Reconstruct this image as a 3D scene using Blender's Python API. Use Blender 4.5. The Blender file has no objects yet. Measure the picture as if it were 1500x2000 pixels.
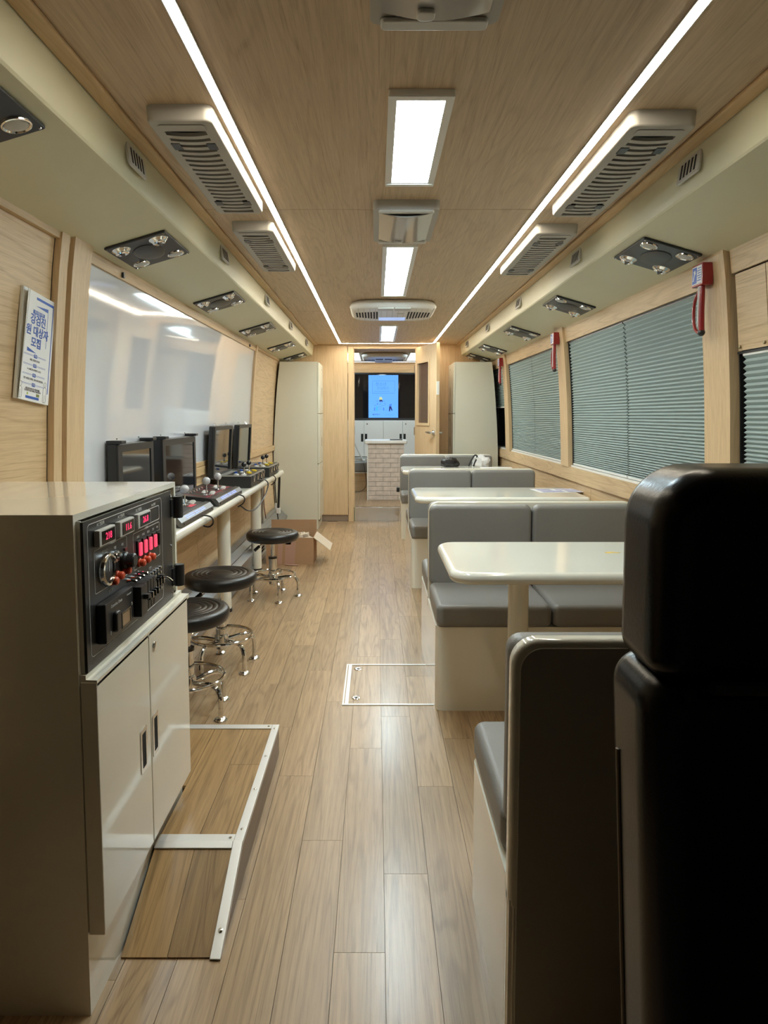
import bpy, bmesh, math, random
from mathutils import Matrix, Vector
random.seed(7)
R = math.radians
PI = math.pi
scn = bpy.context.scene
C = scn.collection

# ------------------------------------------------------------------ camera, world, exposure
cd = bpy.data.cameras.new('camera')
cam = bpy.data.objects.new('camera', cd)
C.objects.link(cam)
cam.location = (0, 0, 1.22)
cam.rotation_euler = (R(90 - 4.5), 0, 0)
cd.sensor_fit = 'AUTO'
cd.sensor_width = 36
cd.lens = 1280 * 36 / 2000
cd.shift_x = 0.0075
cd.shift_y = -0.04365
cd.clip_start = 0.05
scn.camera = cam

w = bpy.data.worlds.new('world')
scn.world = w
w.use_nodes = True
w.node_tree.nodes['Background'].inputs[0].default_value = (0.45, 0.55, 0.7, 1)
w.node_tree.nodes['Background'].inputs[1].default_value = 0.02

scn.view_settings.view_transform = 'Standard'
scn.view_settings.look = 'None'
scn.view_settings.gamma = 1
scn.view_settings.use_curve_mapping = False
scn.view_settings.exposure = 0.0
LED_W, PANEL_W = 54.0, 50.0
scn.cycles.use_denoising = True
scn.cycles.max_bounces = 9
scn.cycles.diffuse_bounces = 6
scn.cycles.glossy_bounces = 4
scn.cycles.sample_clamp_indirect = 6
scn.cycles.caustics_reflective = False
scn.cycles.caustics_refractive = False


# ------------------------------------------------------------------ materials
def mat(name, col, rough=0.5, metal=0.0, coat=0.0, bump=0.0, bscale=200, var=0.0, spec=None, trans=0.0, vscale=3.0):
    m = bpy.data.materials.new(name)
    m.use_nodes = True
    nt = m.node_tree
    b = nt.nodes['Principled BSDF']
    b.inputs['Base Color'].default_value = (*col, 1)
    b.inputs['Roughness'].default_value = rough
    b.inputs['Metallic'].default_value = metal
    b.inputs['Coat Weight'].default_value = coat
    b.inputs['Coat Roughness'].default_value = 0.06
    b.inputs['Transmission Weight'].default_value = trans
    if spec is not None:
        b.inputs['Specular IOR Level'].default_value = spec
    tc = nt.nodes.new('ShaderNodeTexCoord')
    if var:
        n = nt.nodes.new('ShaderNodeTexNoise')
        n.inputs['Scale'].default_value = vscale
        n.inputs['Detail'].default_value = 5
        nt.links.new(tc.outputs['Object'], n.inputs['Vector'])
        r = nt.nodes.new('ShaderNodeValToRGB')
        r.color_ramp.elements[0].position = .3
        r.color_ramp.elements[1].position = .7
        r.color_ramp.elements[0].color = (*[c * (1 - var) for c in col], 1)
        r.color_ramp.elements[1].color = (*[min(1, c * (1 + var)) for c in col], 1)
        nt.links.new(n.outputs[0], r.inputs[0])
        nt.links.new(r.outputs[0], b.inputs['Base Color'])
    if bump:
        n = nt.nodes.new('ShaderNodeTexNoise')
        n.inputs['Scale'].default_value = bscale
        n.inputs['Detail'].default_value = 4
        nt.links.new(tc.outputs['Object'], n.inputs['Vector'])
        bp = nt.nodes.new('ShaderNodeBump')
        bp.inputs['Strength'].default_value = bump
        bp.inputs['Distance'].default_value = 0.003
        nt.links.new(n.outputs[0], bp.inputs['Height'])
        nt.links.new(bp.outputs[0], b.inputs['Normal'])
    return m


def emis(name, col, s):
    m = bpy.data.materials.new(name)
    m.use_nodes = True
    b = m.node_tree.nodes['Principled BSDF']
    b.inputs['Base Color'].default_value = (*[c * .6 for c in col], 1)
    b.inputs['Emission Color'].default_value = (*col, 1)
    b.inputs['Emission Strength'].default_value = s
    b.inputs['Roughness'].default_value = .4
    return m


def wood(name, c1, c2, axis, rough=0.45, coat=0.0, rnd=False, fine=130, wide=9, ring=.30):
    """laminate or plank: grain runs along `axis`"""
    m = bpy.data.materials.new(name)
    m.use_nodes = True
    nt = m.node_tree
    L = nt.links.new
    b = nt.nodes['Principled BSDF']
    tc = nt.nodes.new('ShaderNodeTexCoord')
    vec = tc.outputs['Object']
    if rnd:
        oi = nt.nodes.new('ShaderNodeObjectInfo')
        mul = nt.nodes.new('ShaderNodeMath'); mul.operation = 'MULTIPLY'; mul.inputs[1].default_value = 37.0
        L(oi.outputs['Random'], mul.inputs[0])
        add = nt.nodes.new('ShaderNodeVectorMath'); add.operation = 'ADD'
        L(vec, add.inputs[0]); L(mul.outputs[0], add.inputs[1])
        vec = add.outputs[0]

    def mp(al, ac):
        q = nt.nodes.new('ShaderNodeMapping')
        s = [ac, ac, ac]; s['XYZ'.index(axis)] = al
        q.inputs['Scale'].default_value = s
        L(vec, q.inputs['Vector'])
        return q.outputs[0]
    def noise(vv, det, rgh=.5, dist=0.0):
        n = nt.nodes.new('ShaderNodeTexNoise'); n.inputs['Scale'].default_value = 1
        n.inputs['Detail'].default_value = det; n.inputs['Roughness'].default_value = rgh
        n.inputs['Distortion'].default_value = dist
        L(vv, n.inputs['Vector'])
        return n.outputs[0]

    def mth(op, a, b_=None, c_=None):
        q = nt.nodes.new('ShaderNodeMath'); q.operation = op
        for k, v in enumerate((a, b_, c_)):
            if v is None: continue
            if isinstance(v, (int, float)): q.inputs[k].default_value = v
            else: L(v, q.inputs[k])
        return q.outputs[0]
    # growth rings: a slow noise folded into thin bands (cathedral figure)
    rings = mth('SINE', mth('MULTIPLY', noise(mp(.75, wide), 2, .45, .5), 62.0))
    rings = mth('MULTIPLY', mth('MAXIMUM', rings, 0.0), mth('MAXIMUM', rings, 0.0))
    n2 = noise(mp(fine * .03, fine), 4, .6)                   # streaks
    pores = noise(mp(fine * .09, fine * 3.2), 2, .5)          # short dark pores
    pores = mth('MAXIMUM', mth('MULTIPLY', mth('SUBTRACT', .47, pores), 4.0), 0.0)
    n3 = noise(mp(.9, 2.4), 2)
    dk = mth('MULTIPLY_ADD', rings, ring, mth('MULTIPLY', pores, .42))
    dk = mth('MULTIPLY_ADD', n2, -1.1, mth('ADD', dk, .62))
    dk = mth('MULTIPLY_ADD', n3, .45, mth('ADD', dk, -.10))
    r = nt.nodes.new('ShaderNodeValToRGB')
    e = r.color_ramp.elements
    e[0].position = 0.0; e[0].color = (*c1, 1)
    e[1].position = 1.0; e[1].color = (*c2, 1)
    L(dk, r.inputs[0])
    out = r.outputs[0]
    if rnd:
        h = nt.nodes.new('ShaderNodeHueSaturation')
        mr = nt.nodes.new('ShaderNodeMapRange')
        mr.inputs[3].default_value = .84; mr.inputs[4].default_value = 1.10
        L(oi.outputs['Random'], mr.inputs[0]); L(mr.outputs[0], h.inputs['Value'])
        L(out, h.inputs['Color']); out = h.outputs[0]
    L(out, b.inputs['Base Color'])
    b.inputs['Roughness'].default_value = rough
    b.inputs['Coat Weight'].default_value = coat
    b.inputs['Coat Roughness'].default_value = .2
    bp = nt.nodes.new('ShaderNodeBump'); bp.inputs['Strength'].default_value = .12; bp.inputs['Distance'].default_value = .001
    L(dk, bp.inputs['Height']); bp.invert = True; L(bp.outputs[0], b.inputs['Normal'])
    return m


OAK1, OAK2 = (.66, .485, .29), (.40, .262, .135)
M_ceil = wood('oak_laminate_ceiling', (.59, .45, .295), (.34, .235, .14), 'Y', .5, ring=.22)
M_wy = wood('oak_laminate_long', OAK1, OAK2, 'Y', .45)
M_wz = wood('oak_laminate_upright', (.66, .48, .285), (.41, .27, .14), 'Z', .45, fine=95, ring=.10)
M_wx = wood('oak_laminate_cross', OAK1, OAK2, 'X', .45)
M_trimw = wood('oak_trim', (.60, .42, .23), (.44, .29, .14), 'Y', .45, fine=90)
M_floor = wood('oak_floor_plank', (.47, .32, .18), (.18, .108, .055), 'Y', .33, .25, True, fine=120, wide=13)
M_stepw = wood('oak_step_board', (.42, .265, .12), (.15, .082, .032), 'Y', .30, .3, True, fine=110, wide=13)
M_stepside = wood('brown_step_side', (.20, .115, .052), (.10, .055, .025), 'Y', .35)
M_joint = mat('dark_joint', (.06, .04, .025), .8)
M_cream = mat('cream_gloss_laminate', (.79, .76, .655), .10, coat=.6, var=.02)
M_creamm = mat('cream_paint_matt', (.64, .615, .44), .42, var=.02)
M_locker = mat('off_white_cupboard', (.62, .61, .51), .35, var=.02)
M_tabletop = mat('ivory_solid_surface', (.80, .79, .70), .12, coat=.6, var=.02)
M_grey = mat('grey_leatherette', (.215, .21, .20), .42, bump=.25, bscale=350, var=.05)
M_white = mat('white_plastic', (.78, .78, .75), .35)
M_greyp = mat('warm_grey_plastic', (.40, .385, .35), .5)
M_greyl = mat('light_grey_plastic', (.55, .55, .52), .4)
M_dark = mat('dark_void', (.012, .012, .012), .8)
M_black = mat('black_plastic', (.018, .018, .019), .35)
M_blackg = mat('black_gloss', (.008, .008, .01), .06, coat=.5)
M_blackv = mat('black_vinyl', (.012, .011, .011), .30, bump=.2, bscale=300)
M_seatbk = mat('black_leather', (.004, .0035, .0035), .27, bump=.08, bscale=260, spec=.3)
M_chrome = mat('chrome', (.82, .82, .82), .07, 1)
M_steel = mat('brushed_steel', (.62, .61, .60), .16, 1)
M_alu = mat('aluminium', (.70, .71, .72), .38, 1)
M_ductalu = mat('dull_aluminium', (.36, .37, .39), .28, .9)
M_aluw = mat('anodised_edging', (.72, .72, .70), .42, .6)
M_lami = mat('dark_taupe_laminate', (.33, .31, .27), .30, var=.04)
M_panel = mat('black_control_panel', (.022, .022, .022), .35)
M_print = mat('white_print', (.7, .7, .68), .5)
M_red = mat('red_plastic', (.27, .012, .016), .28, coat=.3)
M_orange = mat('orange_cap', (.70, .09, .03), .4)
M_redlit = emis('lit_red_rocker', (1, .06, .12), 1.3)
M_digit = emis('red_digits', (1, .03, .12), 1.6)
M_amber = emis('amber_display', (.5, .33, .18), .07)
M_led = emis('led_diffuser', (1, .89, .70), LED_W)
M_lpanel = emis('light_panel_diffuser', (.74, .93, 1), PANEL_W)
M_blue = mat('sticker_blue', (.03, .09, .45), .4)
M_navy = mat('print_blue', (.02, .09, .42), .5)
M_paper = mat('white_paper', (.80, .80, .80), .6)
M_paperc = mat('clear_film', (.62, .60, .56), .25)
M_card = mat('brown_cardboard', (.42, .25, .135), .8, var=.06)
M_cardi = mat('pale_cardboard_inside', (.60, .50, .38), .8)
M_tape = mat('brown_tape', (.47, .28, .21), .3)
M_glass = mat('clear_plastic', (.85, .85, .88), .12, coat=.5, trans=.45)
M_smoke = mat('smoked_glass', (.05, .035, .03), .08, coat=.3)
M_winglass = mat('night_window_glass', (.02, .03, .04), .05)
M_blind = mat('pleated_green_grey_fabric', (.34, .41, .405), .75, bump=.15, bscale=500)
M_board = mat('glossy_whiteboard', (.66, .69, .74), .04, coat=.7, bump=.10, bscale=2.0)
M_yel = mat('yellow_button', (.75, .55, .03), .35)
M_lpanelr = emis('rear_light_panel_diffuser', (.74, .93, 1), 13.0)
M_ledr = emis('rear_led_diffuser', (1, .89, .70), 16.0)
M_bluelit = emis('blue_led', (.12, .2, 1), 2.0)
M_cyanlit = emis('cyan_artwork', (.25, .65, 1), 1.2)
M_redline = emis('red_artwork', (.8, .05, .1), .22)
M_screen = mat('switched_off_screen', (.012, .013, .016), .045, coat=.6)
M_tv = emis('tv_picture', (.11, .36, 1), .9)
M_tvd = emis('tv_picture_line', (.07, .24, .75), .7)
M_tvn = emis('tv_picture_navy', (.01, .02, .2), .5)
M_tvy = emis('tv_picture_yellow', (.55, .6, .3), .8)
M_tvc = emis('tv_picture_teal', (.05, .4, .75), .8)
M_brick = mat('pinkish_brick_print', (.62, .55, .49), .75, bump=.5, bscale=60, var=.12, vscale=20)
M_mortar = mat('brick_joint', (.30, .26, .22), .9)
M_shell = mat('unseen_front_dark', (.12, .11, .10), .7)  # unseen front end, kept dark to limit bounced light
M_brown = mat('smoked_brown_glass', (.10, .06, .045), .10, coat=.3)
M_taupe = mat('taupe_kick_strip', (.27, .20, .145), .35)
M_brass = mat('screw_head', (.35, .28, .16), .35, 1)
M_wax = mat('yellow_tape_residue', (.75, .52, .10), .5)


# ------------------------------------------------------------------ mesh helpers
def NB():
    return bmesh.new()


def mp(axis, u, v, w_):
    if axis == 'Z': return (u, v, w_)
    if axis == 'X': return (w_, u, v)
    return (u, w_, v)


def box(bm, x0, x1, y0, y1, z0, z1, bev=0.0, seg=2, M=None):
    t = bmesh.new() if bev or M is not None else bm
    vs = [t.verts.new(p) for p in [(x0, y0, z0), (x1, y0, z0), (x1, y1, z0), (x0, y1, z0), (x0, y0, z1), (x1, y0, z1), (x1, y1, z1), (x0, y1, z1)]]
    for f in [(0, 3, 2, 1), (4, 5, 6, 7), (0, 1, 5, 4), (1, 2, 6, 5), (2, 3, 7, 6), (3, 0, 4, 7)]:
        t.faces.new([vs[i] for i in f])
    if t is bm:
        return bm
    if bev:
        bmesh.ops.bevel(t, geom=t.edges[:], offset=bev, segments=seg, affect='EDGES', profile=.5)
    merge(bm, t, M)
    return bm


def merge(bm, t, M=None):
    if M is not None:
        bmesh.ops.transform(t, matrix=M, verts=t.verts)
    d = {}
    for v in t.verts:
        d[v] = bm.verts.new(v.co)
    for f in t.faces:
        try:
            bm.faces.new([d[v] for v in f.verts])
        except ValueError:
            pass
    t.free()


def rr(u0, u1, v0, v1, rad, n=6):
    """rounded rectangle loop; rad a number or 4 (ll, lr, ur, ul)"""
    if not isinstance(rad, (tuple, list)):
        rad = (rad,) * 4
    pts = []
    for (cx, cy, a0, r) in ((u0, v0, 180, rad[0]), (u1, v0, 270, rad[1]), (u1, v1, 0, rad[2]), (u0, v1, 90, rad[3])):
        r = max(r, 1e-5)
        ccx = cx + (r if cx == u0 else -r)
        ccy = cy + (r if cy == v0 else -r)
        for k in range(n + 1):
            a = R(a0 + 90 * k / n)
            pts.append((ccx + r * math.cos(a), ccy + r * math.sin(a)))
    return pts


def loft(bm, rings, cap=True):
    vr = [[bm.verts.new(p) for p in r] for r in rings]
    n = len(vr[0])
    for a, b in zip(vr[:-1], vr[1:]):
        for i in range(n):
            j = (i + 1) % n
            bm.faces.new((a[i], a[j], b[j], b[i]))
    if cap:
        bm.faces.new(vr[0][::-1])
        bm.faces.new(vr[-1])
    return bm


def slab(bm, u0, u1, v0, v1, w0, w1, rad, edge, axis='Z', n=6, m=4, only=None):
    """rounded-rectangle plate along `axis` with rounded-over edges"""
    rads = rad if isinstance(rad, (tuple, list)) else (rad,) * 4
    rings = []
    prof = []
    e = edge
    for k in range(m + 1):
        a = PI / 2 * k / m
        prof.append((e * (1 - math.sin(a)), w0 + e * (1 - math.cos(a))) if only != 'top' else ((0, w0) if k == 0 else None))
    for k in range(m + 1):
        a = PI / 2 * k / m
        prof.append((e * (1 - math.cos(a)), w1 - e * (1 - math.sin(a))))
    for pr in prof:
        if pr is None: continue
        ins, ww = pr
        loop = rr(u0 + ins, u1 - ins, v0 + ins, v1 - ins, [max(r - ins, 1e-4) for r in rads], n)
        rings.append([mp(axis, a, b, ww) for a, b in loop])
    return loft(bm, rings)


def ring(bm, o, i, w0, w1, axis='Z', n=5):
    """frame between rounded rects o=(u0,u1,v0,v1,r) and i"""
    A, B = rr(*o, n), rr(*i, n)
    rings = [[mp(axis, a, b, w0) for a, b in A], [mp(axis, a, b, w1) for a, b in A],
             [mp(axis, a, b, w1) for a, b in B], [mp(axis, a, b, w0) for a, b in B]]
    vr = [[bm.verts.new(p) for p in r] for r in rings]
    nn = len(A)
    for k in range(4):
        a, b = vr[k], vr[(k + 1) % 4]
        for q in range(nn):
            j = (q + 1) % nn
            bm.faces.new((a[q], a[j], b[j], b[q]))
    return bm


def prism(bm, pts, w0, w1, axis='Y'):
    a = [bm.verts.new(mp(axis, u, v, w0)) for u, v in pts]
    b = [bm.verts.new(mp(axis, u, v, w1)) for u, v in pts]
    n = len(pts)
    for i in range(n):
        j = (i + 1) % n
        bm.faces.new((a[i], a[j], b[j], b[i]))
    bm.faces.new(a[::-1]); bm.faces.new(b)
    return bm


def cyl(bm, c, r, w0, w1, axis='Z', n=20, r2=None, bev=0.0):
    """c = the two coordinates across the axis"""
    def circ(rad, ww):
        return [mp(axis, c[0] + rad * math.cos(2 * PI * k / n), c[1] + rad * math.sin(2 * PI * k / n), ww) for k in range(n)]
    r2 = r if r2 is None else r2
    if bev:
        s = 1 if w1 > w0 else -1
        rs = [circ(r, w0), circ(r2, w1 - s * bev), circ(r2 - bev * .3, w1 - s * bev * .3), circ(r2 - bev, w1)]
    else:
        rs = [circ(r, w0), circ(r2, w1)]
    return loft(bm, rs)


def lathe(bm, c, prof, n=32, axis='Z'):
    """prof: list of (radius, w)"""
    vr = []
    for r, ww in prof:
        if r < 1e-6:
            vr.append([bm.verts.new(mp(axis, c[0], c[1], ww))])
        else:
            vr.append([bm.verts.new(mp(axis, c[0] + r * math.cos(2 * PI * k / n), c[1] + r * math.sin(2 * PI * k / n), ww)) for k in range(n)])
    for a, b in zip(vr[:-1], vr[1:]):
        for i in range(n):
            j = (i + 1) % n
            if len(a) == 1 and len(b) == 1: continue
            if len(a) == 1: bm.faces.new((a[0], b[j], b[i]))
            elif len(b) == 1: bm.faces.new((a[i], a[j], b[0]))
            else: bm.faces.new((a[i], a[j], b[j], b[i]))
    for e_, f in ((vr[0], True), (vr[-1], False)):
        if len(e_) > 1:
            bm.faces.new(e_[::-1] if f else e_)
    return bm


def tube(bm, pts, r, n=8, closed=False, smooth=0):
    P = [Vector(p) for p in pts]
    for _ in range(smooth):
        Q = []
        m = len(P)
        rg = range(m) if closed else range(m - 1)
        if not closed: Q.append(P[0])
        for i in rg:
            a, b = P[i], P[(i + 1) % m]
            Q += [a * .75 + b * .25, a * .25 + b * .75]
        if not closed: Q.append(P[-1])
        P = Q
    m = len(P)
    rings = []
    up = Vector((0, 0, 1))
    prev = None
    for i in range(m):
        a = P[(i - 1) % m] if closed or i else P[i]
        b = P[(i + 1) % m] if closed or i < m - 1 else P[i]
        t = (b - a).normalized()
        if prev is None:
            s = t.cross(up)
            if s.length < 1e-3: s = t.cross(Vector((1, 0, 0)))
        else:
            s = prev - t * prev.dot(t)
        s.normalize(); prev = s
        q = t.cross(s)
        rad = r[i * len(r) // m] if isinstance(r, list) else r
        rings.append([P[i] + (s * math.cos(2 * PI * k / n) + q * math.sin(2 * PI * k / n)) * rad for k in range(n)])
    if closed:
        vr = [[bm.verts.new(p) for p in g] for g in rings]
        for i in range(m):
            a, b = vr[i], vr[(i + 1) % m]
            for k in range(n):
                j = (k + 1) % n
                bm.faces.new((a[k], a[j], b[j], b[k]))
    else:
        loft(bm, rings)
    return bm


def ball(bm, c, r, seg=14, sz=1.0):
    t = bmesh.new()
    bmesh.ops.create_uvsphere(t, u_segments=seg, v_segments=seg // 2 + 2, radius=r)
    merge(bm, t, Matrix.Translation(c) @ Matrix.Diagonal((1, 1, sz, 1)))
    return bm


def OB(name, bm, m, parent=None, ang=35, label=None):
    bmesh.ops.recalc_face_normals(bm, faces=bm.faces)
    me = bpy.data.meshes.new(name)
    bm.to_mesh(me); bm.free()
    me.materials.append(m)
    me.shade_smooth()
    me.set_sharp_from_angle(angle=R(ang))
    o = bpy.data.objects.new(name, me)
    C.objects.link(o)
    if 8 < len(me.polygons) < 1500:
        wn = o.modifiers.new('wn', 'WEIGHTED_NORMAL'); wn.keep_sharp = True
    if parent is not None:
        o.parent = parent
        o.matrix_parent_inverse = Matrix.Translation(-WL(parent))
    if label: o['label'] = label
    return o


def WL(o):
    v = Vector(o.location)
    return v


def B(name, m, parent, *a, bev=0.0, label=None, M=None):
    return OB(name, box(NB(), *a, bev=bev, M=M), m, parent, label=label)


def tag(o, label, cat, group=None):
    o['label'] = label; o['category'] = cat
    if group: o['group'] = group
    return o


def thing(name, label, cat, loc=(0, 0, 0), group=None):
    o = bpy.data.objects.new(name, None)
    C.objects.link(o)
    o.location = loc
    o.empty_display_size = .05
    return tag(o, label, cat, group)


def struct(name):
    o = bpy.data.objects.new(name, None)
    C.objects.link(o)
    o['kind'] = 'structure'
    return o


def ST(o):
    o['kind'] = 'structure'
    return o


def kids(o):
    return [c for c in bpy.data.objects if c.parent == o]


def dup(root, loc, label, group=None, rz=None):
    """copy a thing with its parts and sub-parts"""
    K = kids(root)
    r = root.copy(); C.objects.link(r)
    r.location = loc; r['label'] = label
    if group: r['group'] = group
    if rz is not None: r.rotation_euler = (0, 0, rz)
    for ch in K:
        S = kids(ch)
        c = ch.copy(); C.objects.link(c); c.parent = r
        for g in S:
            d = g.copy(); C.objects.link(d); d.parent = c
    return r


_tx = {}


def text(name, s, size, m, parent, M, extrude=0.0002, align='CENTER', bold=0.0):
    """flat lettering as a mesh, placed by matrix M"""
    cu = bpy.data.curves.new(name, 'FONT')
    cu.body = s; cu.size = size; cu.extrude = extrude
    cu.align_x = align; cu.align_y = 'CENTER'; cu.resolution_u = 2; cu.offset = bold
    t = bpy.data.objects.new('t', cu)
    C.objects.link(t)
    dg = bpy.context.evaluated_depsgraph_get()
    me = bpy.data.meshes.new_from_object(t.evaluated_get(dg))
    bpy.data.objects.remove(t)
    me.transform(M)
    me.materials.clear(); me.materials.append(m)
    me.name = name
    o = bpy.data.objects.new(name, me)
    C.objects.link(o)
    if parent is not None:
        o.parent = parent
        o.matrix_parent_inverse = Matrix.Translation(-WL(parent))
    return o


def onX(x, y, z, s=1):     # lettering on a face looking to +X (s=1) or -X (s=-1)
    return Matrix(((0, 0, s, x), (s, 0, 0, y), (0, 1, 0, z), (0, 0, 0, 1)))


def onY(x, y, z):          # lettering on a face looking to -Y
    return Matrix(((1, 0, 0, x), (0, 0, -1, y), (0, 1, 0, z), (0, 0, 0, 1)))


# ------------------------------------------------------------------ wall profile of the bus
CX = .12
_P = [(-.02, -1.0), (0, -1.05), (.1, -1.085), (.5, -1.112), (.85, -1.110), (1.0, -1.105), (1.3, -1.092), (1.5, -1.078), (1.7, -1.060), (1.812, -1.045), (2.1, -1.0)]


def wl(z):
    for (a, xa), (b, xb) in zip(_P[:-1], _P[1:]):
        if a <= z <= b:
            return xa + (xb - xa) * (z - a) / (b - a)
    return _P[0][1] if z < 0 else _P[-1][1]


def wr(z):
    return 2 * CX - wl(z)


def wallstrip(bm, side, z0, z1, y0, y1, inn, out, n=8):
    """curved sheet following the wall from z0 to z1; inn/out are offsets towards the room / outwards"""
    f = wl if side < 0 else wr
    zs = [z0 + (z1 - z0) * k / n for k in range(n + 1)]
    pts = [(f(z) - side * inn, z) for z in zs] + [(f(z) + side * out, z) for z in reversed(zs)]
    return prism(bm, pts, y0, y1, 'Y')


YE = 7.53     # partition at the end of the saloon
YF = -1.1     # front of the shell behind the camera
YR = 10.0     # rear wall

# ------------------------------------------------------------------ floor
fl = OB('floor', box(NB(), -1.2, 1.45, YF, YE + .02, -.03, -.005), mat('floor_joint', (.15, .095, .055), .8))
ST(fl)
PW, PL = .117, .92
full = None
x = .02 - PW * 10
row = 0
stag = [0, .55, .2, .78, .36, .65, .1, .48, .85, .28]
while x < 1.3:
    y = YF - stag[row % 10] * PL
    while y < YE:
        a, b = max(y, YF), min(y + PL, YE)
        if b - a > .03:
            x0, x1 = x + .0006, x + PW - .0006
            if abs((b - a) - PL) < 1e-4 and full is not None:
                o = bpy.data.objects.new('plank', full); C.objects.link(o); o.parent = fl
                o.location = (x0, a, 0)
            else:
                bm = box(NB(), 0, PW - .0012, .0005, (b - a) - .0005, -.005, 0)
                o = OB('plank', bm, M_floor, fl)
                o.matrix_parent_inverse = Matrix()
                o.location = (x0, a, 0)
                if abs((b - a) - PL) < 1e-4: full = o.data
        y += PL
    x += PW
    row += 1

# ------------------------------------------------------------------ ceiling
ZC = 2.026
ce = ST(OB('ceiling', box(NB(), -1.2, 1.45, YF, YE, ZC + .004, ZC + .04), M_joint))
for a, b in ((YF, 2.638), (2.642, 5.150), (5.154, YE)):
    B('ceiling_panel', M_ceil, ce, -.80, 1.04, a, b, ZC, ZC + .004)
for nm, xa, xb in (('trim_1', -.712, -.668), ('trim_2', .908, .952)):
    bm = NB(); slab(bm, xa, xb, ZC - .012, ZC, YF, YE, .004, .001, 'Y', 3, 2)
    ST(OB(nm, bm, M_trimw))
B('trim_3', M_trimw, None, -.70, .94, YE - .03, YE, ZC - .012, ZC)['kind'] = 'structure'

# overhead ducts
DUCT = [(-.712, ZC), (-.7255, 1.918), (-.727, 1.910), (-.7315, 1.904), (-.739, 1.901), (-1.045, 1.812), (-1.10, 1.815), (-1.10, ZC)]
for s, lab in ((-1, 'long cream overhead air duct running above the whiteboard wall'), (1, 'long cream overhead air duct running above the windows')):
    pts = DUCT if s < 0 else [(2 * CX - a, b) for a, b in DUCT]
    o = OB('overhead_duct', prism(NB(), pts, YF, YE, 'Y'), M_creamm, ang=25)
    tag(o, lab, 'duct')

# ------------------------------------------------------------------ left wall
WL_ = struct('wall_left')
OB('wall_shell', wallstrip(NB(), -1, -.02, 1.86, YF, YE, -.006, .05), M_joint, WL_)
for a, b in ((YF, 2.185), (5.705, YE)):
    OB('wall_panel', wallstrip(NB(), -1, .88, 1.825, a, b, .0, .006), M_wy, WL_)
for a, b in ((YF, 1.2), (1.204, 2.6), (2.604, 4.0), (4.004, 5.4), (5.404, 6.25), (6.254, YE)):
    OB('wall_panel', wallstrip(NB(), -1, 0, .85, a, b, .0, .006), M_wy, WL_)
OB('rail', wallstrip(NB(), -1, .853, .905, YF, YE, .025, .006, 2), M_trimw, WL_)
for a, b, i_ in ((2.19, 2.245, .022), (2.26, 2.395, .032), (5.645, 5.705, .03)):
    OB('post', wallstrip(NB(), -1, .905, 1.822, a, b, i_, .0), M_wz, WL_)
OB('post', wallstrip(NB(), -1, .905, 1.822, 2.245, 2.26, .008, 0), M_wz, WL_)
OB('header', wallstrip(NB(), -1, 1.797, 1.84, YF, 7.0, .016, 0, 2), M_trimw, WL_)

wb = OB('whiteboard', wallstrip(NB(), -1, .93, 1.775, 2.41, 5.64, .012, -.002, 14), M_board, ang=60)
tag(wb, 'long glossy whiteboard curving along the left wall', 'whiteboard')
o = OB('frame', wallstrip(NB(), -1, 1.770, 1.794, 2.395, 5.645, .022, 0, 2), M_trimw, wb)
o = OB('frame', wallstrip(NB(), -1, .908, .935, 2.395, 5.645, .022, 0, 2), M_trimw, wb)
o = OB('edge_strip', wallstrip(NB(), -1, .93, 1.775, 2.397, 2.411, .022, 0), M_aluw, wb)
for y in (2.70, 5.36):
    OB('clip', slab(NB(), y - .008, y + .008, 1.775, 1.797, wl(1.785) + .022, wl(1.785) + .032, .003, .002, 'X', 3, 2), M_black, wb)

# ------------------------------------------------------------------ right wall and windows
WR_ = struct('wall_right')
OB('wall_shell', wallstrip(NB(), 1, -.02, .84, YF, YE, -.006, .05), M_joint, WR_)
OB('wall_shell', wallstrip(NB(), 1, 1.725, 1.84, YF, YE, -.006, .05, 2), M_joint, WR_)
for a, b in ((YF, 1.0), (1.004, 2.56), (2.564, 4.1), (4.104, 5.9), (5.904, YE)):
    OB('wall_panel', wallstrip(NB(), 1, 0, .775, a, b, .0, .006), M_wy, WR_)
OB('sill_board', wallstrip(NB(), 1, .779, .868, YF, YE, .02, .0, 2), M_wy, WR_)
OB('header', wallstrip(NB(), 1, 1.718, 1.822, 2.62, YE, .012, .0, 3), M_wy, WR_)
for a, b in ((2.43, 2.62), (4.50, 4.68), (6.50, 6.69)):
    OB('post', wallstrip(NB(), 1, .868, 1.822, a, b, .028, .02), M_wz, WR_)
# the panelled piece over the nearest window
OB('header', wallstrip(NB(), 1, 1.732, 1.822, 0, 2.42, .010, .0, 3), M_wy, WR_)
for a, b in ((1.84, 2.218), (2.222, 2.405)):
    OB('wall_panel', wallstrip(NB(), 1, 1.454, 1.726, a, b, .006, .0, 3), M_wy, WR_)
for y, z in ((2.39, 1.467), (2.24, 1.467)):
    cyl_ = cyl(NB(), (y, z), .006, wr(z) - .0075, wr(z) - .013, 'X', 12, bev=.002)
    OB('screw', cyl_, M_brass, WR_)

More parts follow.
